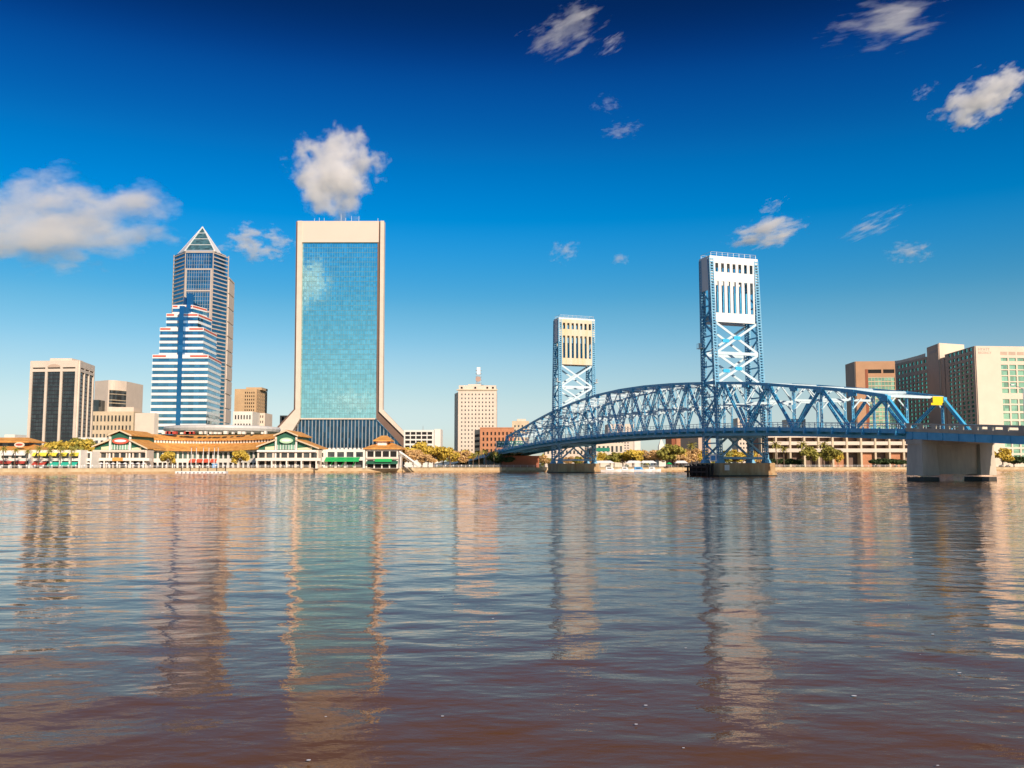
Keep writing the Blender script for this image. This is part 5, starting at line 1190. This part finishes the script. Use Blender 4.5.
T = [
 ('yellow2', 404, 386, 10, 'golden tree right behind the white staircase', 1.3), ('rust', 413, 380, 9.5, 'rust brown tree beside the staircase foot', 1.3), ('yellow', 422, 392, 12, 'tallest bright yellow tree below the white garage', 1.3),
 ('yellow2', 434, 390, 10.5, 'rounded golden tree below the garage stair tower', 1.2), ('olive', 443, 394, 10, 'olive green tree between the garage and the cream tower', 1.1), ('yellow', 450, 390, 9.5, 'yellow tree at the left foot of the cream tower', 1.1),
 ('rust', 459, 394, 9, 'brownish tree in front of the cream office tower', 1.2), ('rust', 428, 378, 7, 'low brown tree in front of the tallest yellow tree', 1.2), ('yellow', 466, 398, 8.5, 'thin yellow tree in front of the cream tower right half', 1.0),
 ('palm', 479, 396, 8, 'short palm left of the brick building base', 1.2), ('palm2', 486, 398, 9, 'leaning palm in front of the orange brick building', 1.2), ('palm', 494, 396, 8, 'palm close to the left bridge end', 1.2), ('palm2', 473, 392, 7, 'small palm over dark parked shade', 1.2),
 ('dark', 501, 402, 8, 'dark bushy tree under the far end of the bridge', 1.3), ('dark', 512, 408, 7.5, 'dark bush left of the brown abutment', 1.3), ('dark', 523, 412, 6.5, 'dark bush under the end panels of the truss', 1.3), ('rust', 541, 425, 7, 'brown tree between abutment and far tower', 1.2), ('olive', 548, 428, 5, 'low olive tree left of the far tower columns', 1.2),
 ('rust', 566, 440, 6.5, 'brown tree seen between the far tower columns', 1.3), ('olive', 577, 440, 6, 'olive tree seen between the far tower columns', 1.3), ('rust', 588, 440, 6.5, 'brown tree beside the right far tower column', 1.2),
 ('yellow', 600, 445, 8, 'yellow tree just below the green road sign', 1.2), ('rust', 610, 448, 8, 'brown tree right of the green road sign', 1.2), ('olive', 614, 432, 8, 'olive tree in front of the pinkish building', 1.2), ('rust', 623, 440, 8.5, 'rusty tree left of the golden one below the span', 1.2), ('yellow2', 633, 432, 9.5, 'golden tree in front of the apartment block', 1.3),
 ('rust', 645, 440, 10.5, 'tall rust brown tree left of the church steeple', 1.3), ('rust', 655, 436, 10, 'rust brown tree below the church steeple', 1.3), ('olive', 669, 430, 12, 'large olive green tree above the green parasol', 1.3), ('yellow', 678, 434, 10, 'yellow green tree right of the green parasol', 1.2),
 ('rust', 688, 436, 11, 'orange brown tree before the tall brick block', 1.1), ('palm', 693, 436, 13, 'tall palm before the tall brick block', 1.0), ('rust', 683, 424, 7, 'low pinkish tree at the bank left of the nearer tower', 1.2), ('yellow', 700, 440, 9, 'yellow tree just left of the nearer tower columns', 1.2),
 ('olive', 725, 450, 9, 'olive tree left half between the nearer tower columns', 1.2), ('yellow', 735, 452, 9.5, 'yellow tree in the middle between the nearer tower columns', 1.3), ('yellow2', 746, 452, 9, 'golden tree right half between the nearer tower columns', 1.3), ('rust', 755, 456, 8, 'brown tree behind the right columns of the nearer tower', 1.2),
 ('palm', 777, 470, 14.5, 'tall palm immediately right of the nearer tower pier', 1.1), ('palm2', 802, 470, 14.5, 'tall palm in the middle before the terraced building', 1.1), ('palm', 823, 472, 14.5, 'tall palm right of two others before the terraced building', 1.1), ('palm2', 784, 474, 12, 'shorter palm between two tall palms', 1.1),
 ('olive', 811, 464, 11.5, 'left one of two round olive trees before the terraced building', 1.0), ('olive', 831, 464, 11.5, 'right one of two round olive trees before the terraced building', 1.15), ('yellow', 838, 463, 9, 'yellow tree beside the right round olive tree', .8),
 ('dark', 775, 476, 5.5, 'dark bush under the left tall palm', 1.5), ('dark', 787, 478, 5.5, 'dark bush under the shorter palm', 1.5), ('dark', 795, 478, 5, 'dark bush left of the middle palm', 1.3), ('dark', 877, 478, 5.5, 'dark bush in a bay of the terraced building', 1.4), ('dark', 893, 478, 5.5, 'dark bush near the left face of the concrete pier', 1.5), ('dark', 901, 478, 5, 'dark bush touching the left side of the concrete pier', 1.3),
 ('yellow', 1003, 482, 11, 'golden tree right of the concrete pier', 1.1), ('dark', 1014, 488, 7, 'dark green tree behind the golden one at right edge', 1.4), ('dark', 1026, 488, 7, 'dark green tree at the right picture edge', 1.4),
 ('palm', 3, 312, 8.5, 'palm at the left picture edge before the red awning', .9), ('palm2', 14.5, 312, 8.0, 'palm before the white awnings', .9), ('palm', 38, 314, 8.5, 'palm between the first two yellow awnings', .9), ('palm2', 49, 315, 8.0, 'palm left of the teal awnings', .9), ('palm', 60, 316, 8.5, 'palm over the first teal awning', .9), ('palm2', 71, 317, 8.2, 'palm over the last teal awning', .9), ('palm2', 26, 313, 7.5, 'shorter palm at the start of the yellow awnings', .9),
 ('yellow2', 63, 420, 14, 'yellow green tree behind the mall roof left', 1.3), ('olive', 75, 420, 15, 'olive tree behind the yellow awnings', 1.3), ('yellow', 86, 420, 14, 'golden tree behind the mall near the green gable', 1.2), ('yellow', 52, 420, 12, 'small yellow tree behind the second yellow awning', 1.1), ('rust', 41, 420, 12, 'brown tree behind the first yellow awning', 1.1),
 ('yellow2', 168, 336, 7.0, 'golden tree left of the flagpoles', .9), ('yellow2', 240, 340, 7.6, 'bright yellow tree right of the flagpoles', 1.0),
 ('palm', 171, 334, 7, 'small palm beside the golden tree left of the flagpoles', .9),
]
for q in T: put(q[0], q[1], q[2], q[3], q[4], q[5] if len(q) > 5 else 1)
# far-off wood on the horizon
rnd = random.Random(9); cl = []
for k in range(260): px = -200 + 1500 * rnd.random(); D = 860 + 200 * rnd.random(); cl.append((xx(px, D), D, G + 3 + rnd.random() * 5, 6 + rnd.random() * 4))
o = leaf_cloud(rnd, cl, 9000, 1.5).build('distant_wood', 'leaf_olive'); o['kind'] = 'stuff'; o['label'] = 'low olive woods far behind the city blocks'; o['category'] = 'woodland'
cl = []
for k in range(120): px = -60 + 1180 * rnd.random(); D = shore(px) + 17 + 9 * rnd.random(); cl.append((xx(px, D), D, G + .5, .8 + rnd.random() * .5))
cl = [c for c in cl if not (-20 < (c[0] / c[1] * F + 512) < 405)]
o = leaf_cloud(rnd, cl, 5000, .3).build('hedge', 'leaf_dark'); o['kind'] = 'stuff'; o['label'] = 'low dark hedges along the riverwalk'; o['category'] = 'hedge'

mb = MB(); rnd = random.Random(5)
for _ in range(46):
    y = 9 + 60 * rnd.random() ** 1.6; x = (rnd.random() - .5) * 1.1 * y; r_ = .012 + .018 * rnd.random()
    mb.add([(x + r_ * (1 + .5 * rnd.random()) * cos(a), y + r_ * sin(a), .012) for a in [k * pi / 3 for k in range(6)]], [(0, 1, 2, 3, 4, 5)])
o = mb.build('foam_fleck', 'white_paint'); o['kind'] = 'stuff'; o['label'] = 'small white foam flecks drifting on the brown river'; o['category'] = 'foam'
# ================================================================ CLOUDS (real volumes, kilometres away)
def cloud_mat(name, dens, thr, scale, seed, stretch=(1, 1, 1), detail=10, amp=1.9, aniso=0.0):
    m = bpy.data.materials.new(name); m.use_nodes = True; n, l = m.node_tree.nodes, m.node_tree.links; n.clear()
    out = n.new('ShaderNodeOutputMaterial'); v = n.new('ShaderNodeVolumePrincipled'); l.new(v.outputs[0], out.inputs['Volume'])
    v.inputs['Color'].default_value = (1, .985, .97, 1); v.inputs['Anisotropy'].default_value = aniso
    t = n.new('ShaderNodeTexCoord'); ln = n.new('ShaderNodeVectorMath'); ln.operation = 'LENGTH'; l.new(t.outputs['Object'], ln.inputs[0])
    mp = n.new('ShaderNodeMapping'); mp.inputs['Location'].default_value = (seed * 3.1, seed * 1.7, seed); mp.inputs['Scale'].default_value = stretch; l.new(t.outputs['Object'], mp.inputs[0])
    no = n.new('ShaderNodeTexNoise'); no.inputs['Scale'].default_value = scale; no.inputs['Detail'].default_value = detail; no.inputs['Roughness'].default_value = .62; l.new(mp.outputs[0], no.inputs['Vector'])
    sq = n.new('ShaderNodeMath'); sq.operation = 'POWER'; sq.inputs[1].default_value = 2.2; l.new(ln.outputs['Value'], sq.inputs[0])
    am = n.new('ShaderNodeMath'); am.operation = 'MULTIPLY_ADD'; am.inputs[1].default_value = amp; am.inputs[2].default_value = .5 - amp * .5; l.new(no.outputs[0], am.inputs[0])
    ma = n.new('ShaderNodeMath'); ma.operation = 'MULTIPLY_ADD'; ma.inputs[1].default_value = -0.62; l.new(sq.outputs[0], ma.inputs[0]); l.new(am.outputs[0], ma.inputs[2])
    mr = n.new('ShaderNodeMapRange'); mr.inputs[1].default_value = thr; mr.inputs[2].default_value = thr + .25; mr.inputs[3].default_value = 0; mr.inputs[4].default_value = dens; l.new(ma.outputs[0], mr.inputs[0])
    l.new(mr.outputs[0], v.inputs['Density']); m.cycles.volume_step_rate = 0.35 if hasattr(m, 'cycles') else 1
    return m
def cloud(px, py, w, h, label, dens=.03, thr=.32, scale=1.6, seed=1, tilt=0, D=2600, depth=None, stretch=(1, 1, 1), amp=1.9, aniso=0.0):
    c = at(px, py, D); sx = w / 2 * D / F; sz = h / 2 * D / F; sy = depth or (sx + sz) / 2 * .8
    bm = bmesh.new(); bmesh.ops.create_icosphere(bm, subdivisions=3, radius=1.0); me = bpy.data.meshes.new('cloud'); bm.to_mesh(me); bm.free()
    o = bpy.data.objects.new('cloud', me); C.objects.link(o); o.location = c; o.scale = (sx, sy, sz); o.rotation_euler = (0, -tilt, 0)
    me.materials.append(cloud_mat('cloud_vapour', dens, thr, scale, seed, stretch, amp=amp, aniso=aniso)); tag(o, label, 'cloud', 'clouds'); return o
W_ = dict(scale=2.6, amp=3.2, thr=.5)
cloud(66, 222, 262, 130, 'largest cream cloud at the left edge above the dark glass tower', .012, .25, 2.0, 1.3, amp=2.2)
cloud(335, 173, 122, 116, 'rounded white cloud directly above the glass skyscraper', .03, .26, 2.3, 2.7, amp=2.2)
cloud(258, 244, 100, 52, 'thin small cloud right of the pyramid roof', .03, seed=4.2, **W_)
cloud(565, 32, 130, 70, 'wispy streaked cloud at the top centre', .012, seed=5.1, tilt=R(30), stretch=(.7, 1, 1.15), **W_)
cloud(612, 44, 56, 22, 'short slanted wisp right of the top centre cloud', .014, seed=6.4, tilt=R(35), stretch=(.7, 1, 1.15), **W_)
cloud(606, 104, 44, 26, 'faint tiny wisp below the top centre cloud', .008, seed=7.1, **W_)
cloud(622, 130, 60, 26, 'faint wisp lower than the tiny one in mid sky', .012, seed=8.8, tilt=R(10), **W_)
cloud(885, 22, 170, 74, 'broad wispy cloud at the top right', .009, seed=9.2, tilt=R(12), stretch=(.6, 1, 1.3), **W_)
cloud(984, 97, 128, 66, 'dense white cloud at the right edge', .035, .33, 2.2, 10.5, R(28), amp=2.6)
cloud(924, 92, 44, 20, 'small wisp left of the dense right edge cloud', .010, seed=11.5, tilt=R(35), **W_)
cloud(768, 233, 104, 42, 'white flat cloud touching the top of the nearer bridge tower', .030, .33, 2.2, 12.6, R(14), amp=2.6)
cloud(771, 207, 46, 22, 'small wisp above the cloud at the nearer tower', .014, seed=13.3, tilt=R(25), **W_)
cloud(874, 224, 92, 30, 'slanted thin wisp above the hotel side', .016, seed=14.3, tilt=R(24), stretch=(.6, 1, 1.2), **W_)
cloud(909, 252, 68, 34, 'small soft cloud above the orange stone block', .018, seed=15.9, tilt=R(8), **W_)
cloud(565, 251, 48, 32, 'small cloud left above the farther bridge tower', .02, seed=16.4, tilt=R(20), **W_)
cloud(620, 259, 24, 18, 'tiny round puff above between the two bridge towers', .02, .3, 1.8, 17.4)
# two clouds behind the viewer, seen mirrored in the glass skyscraper
for (px, py, w_, h_, sd__, lb) in ((306, 283, 62, 62, 21.3, 'cloud mirrored in the upper left of the glass skyscraper'), (352, 402, 80, 26, 23.1, 'cloud mirrored low in the glass skyscraper')):
    o = cloud(px, py, w_, h_, lb, .022, .25, 2.6, sd__, D=3827, amp=2.4, aniso=.65); o.location.y = 2 * (D4 + 2.4) - 3827
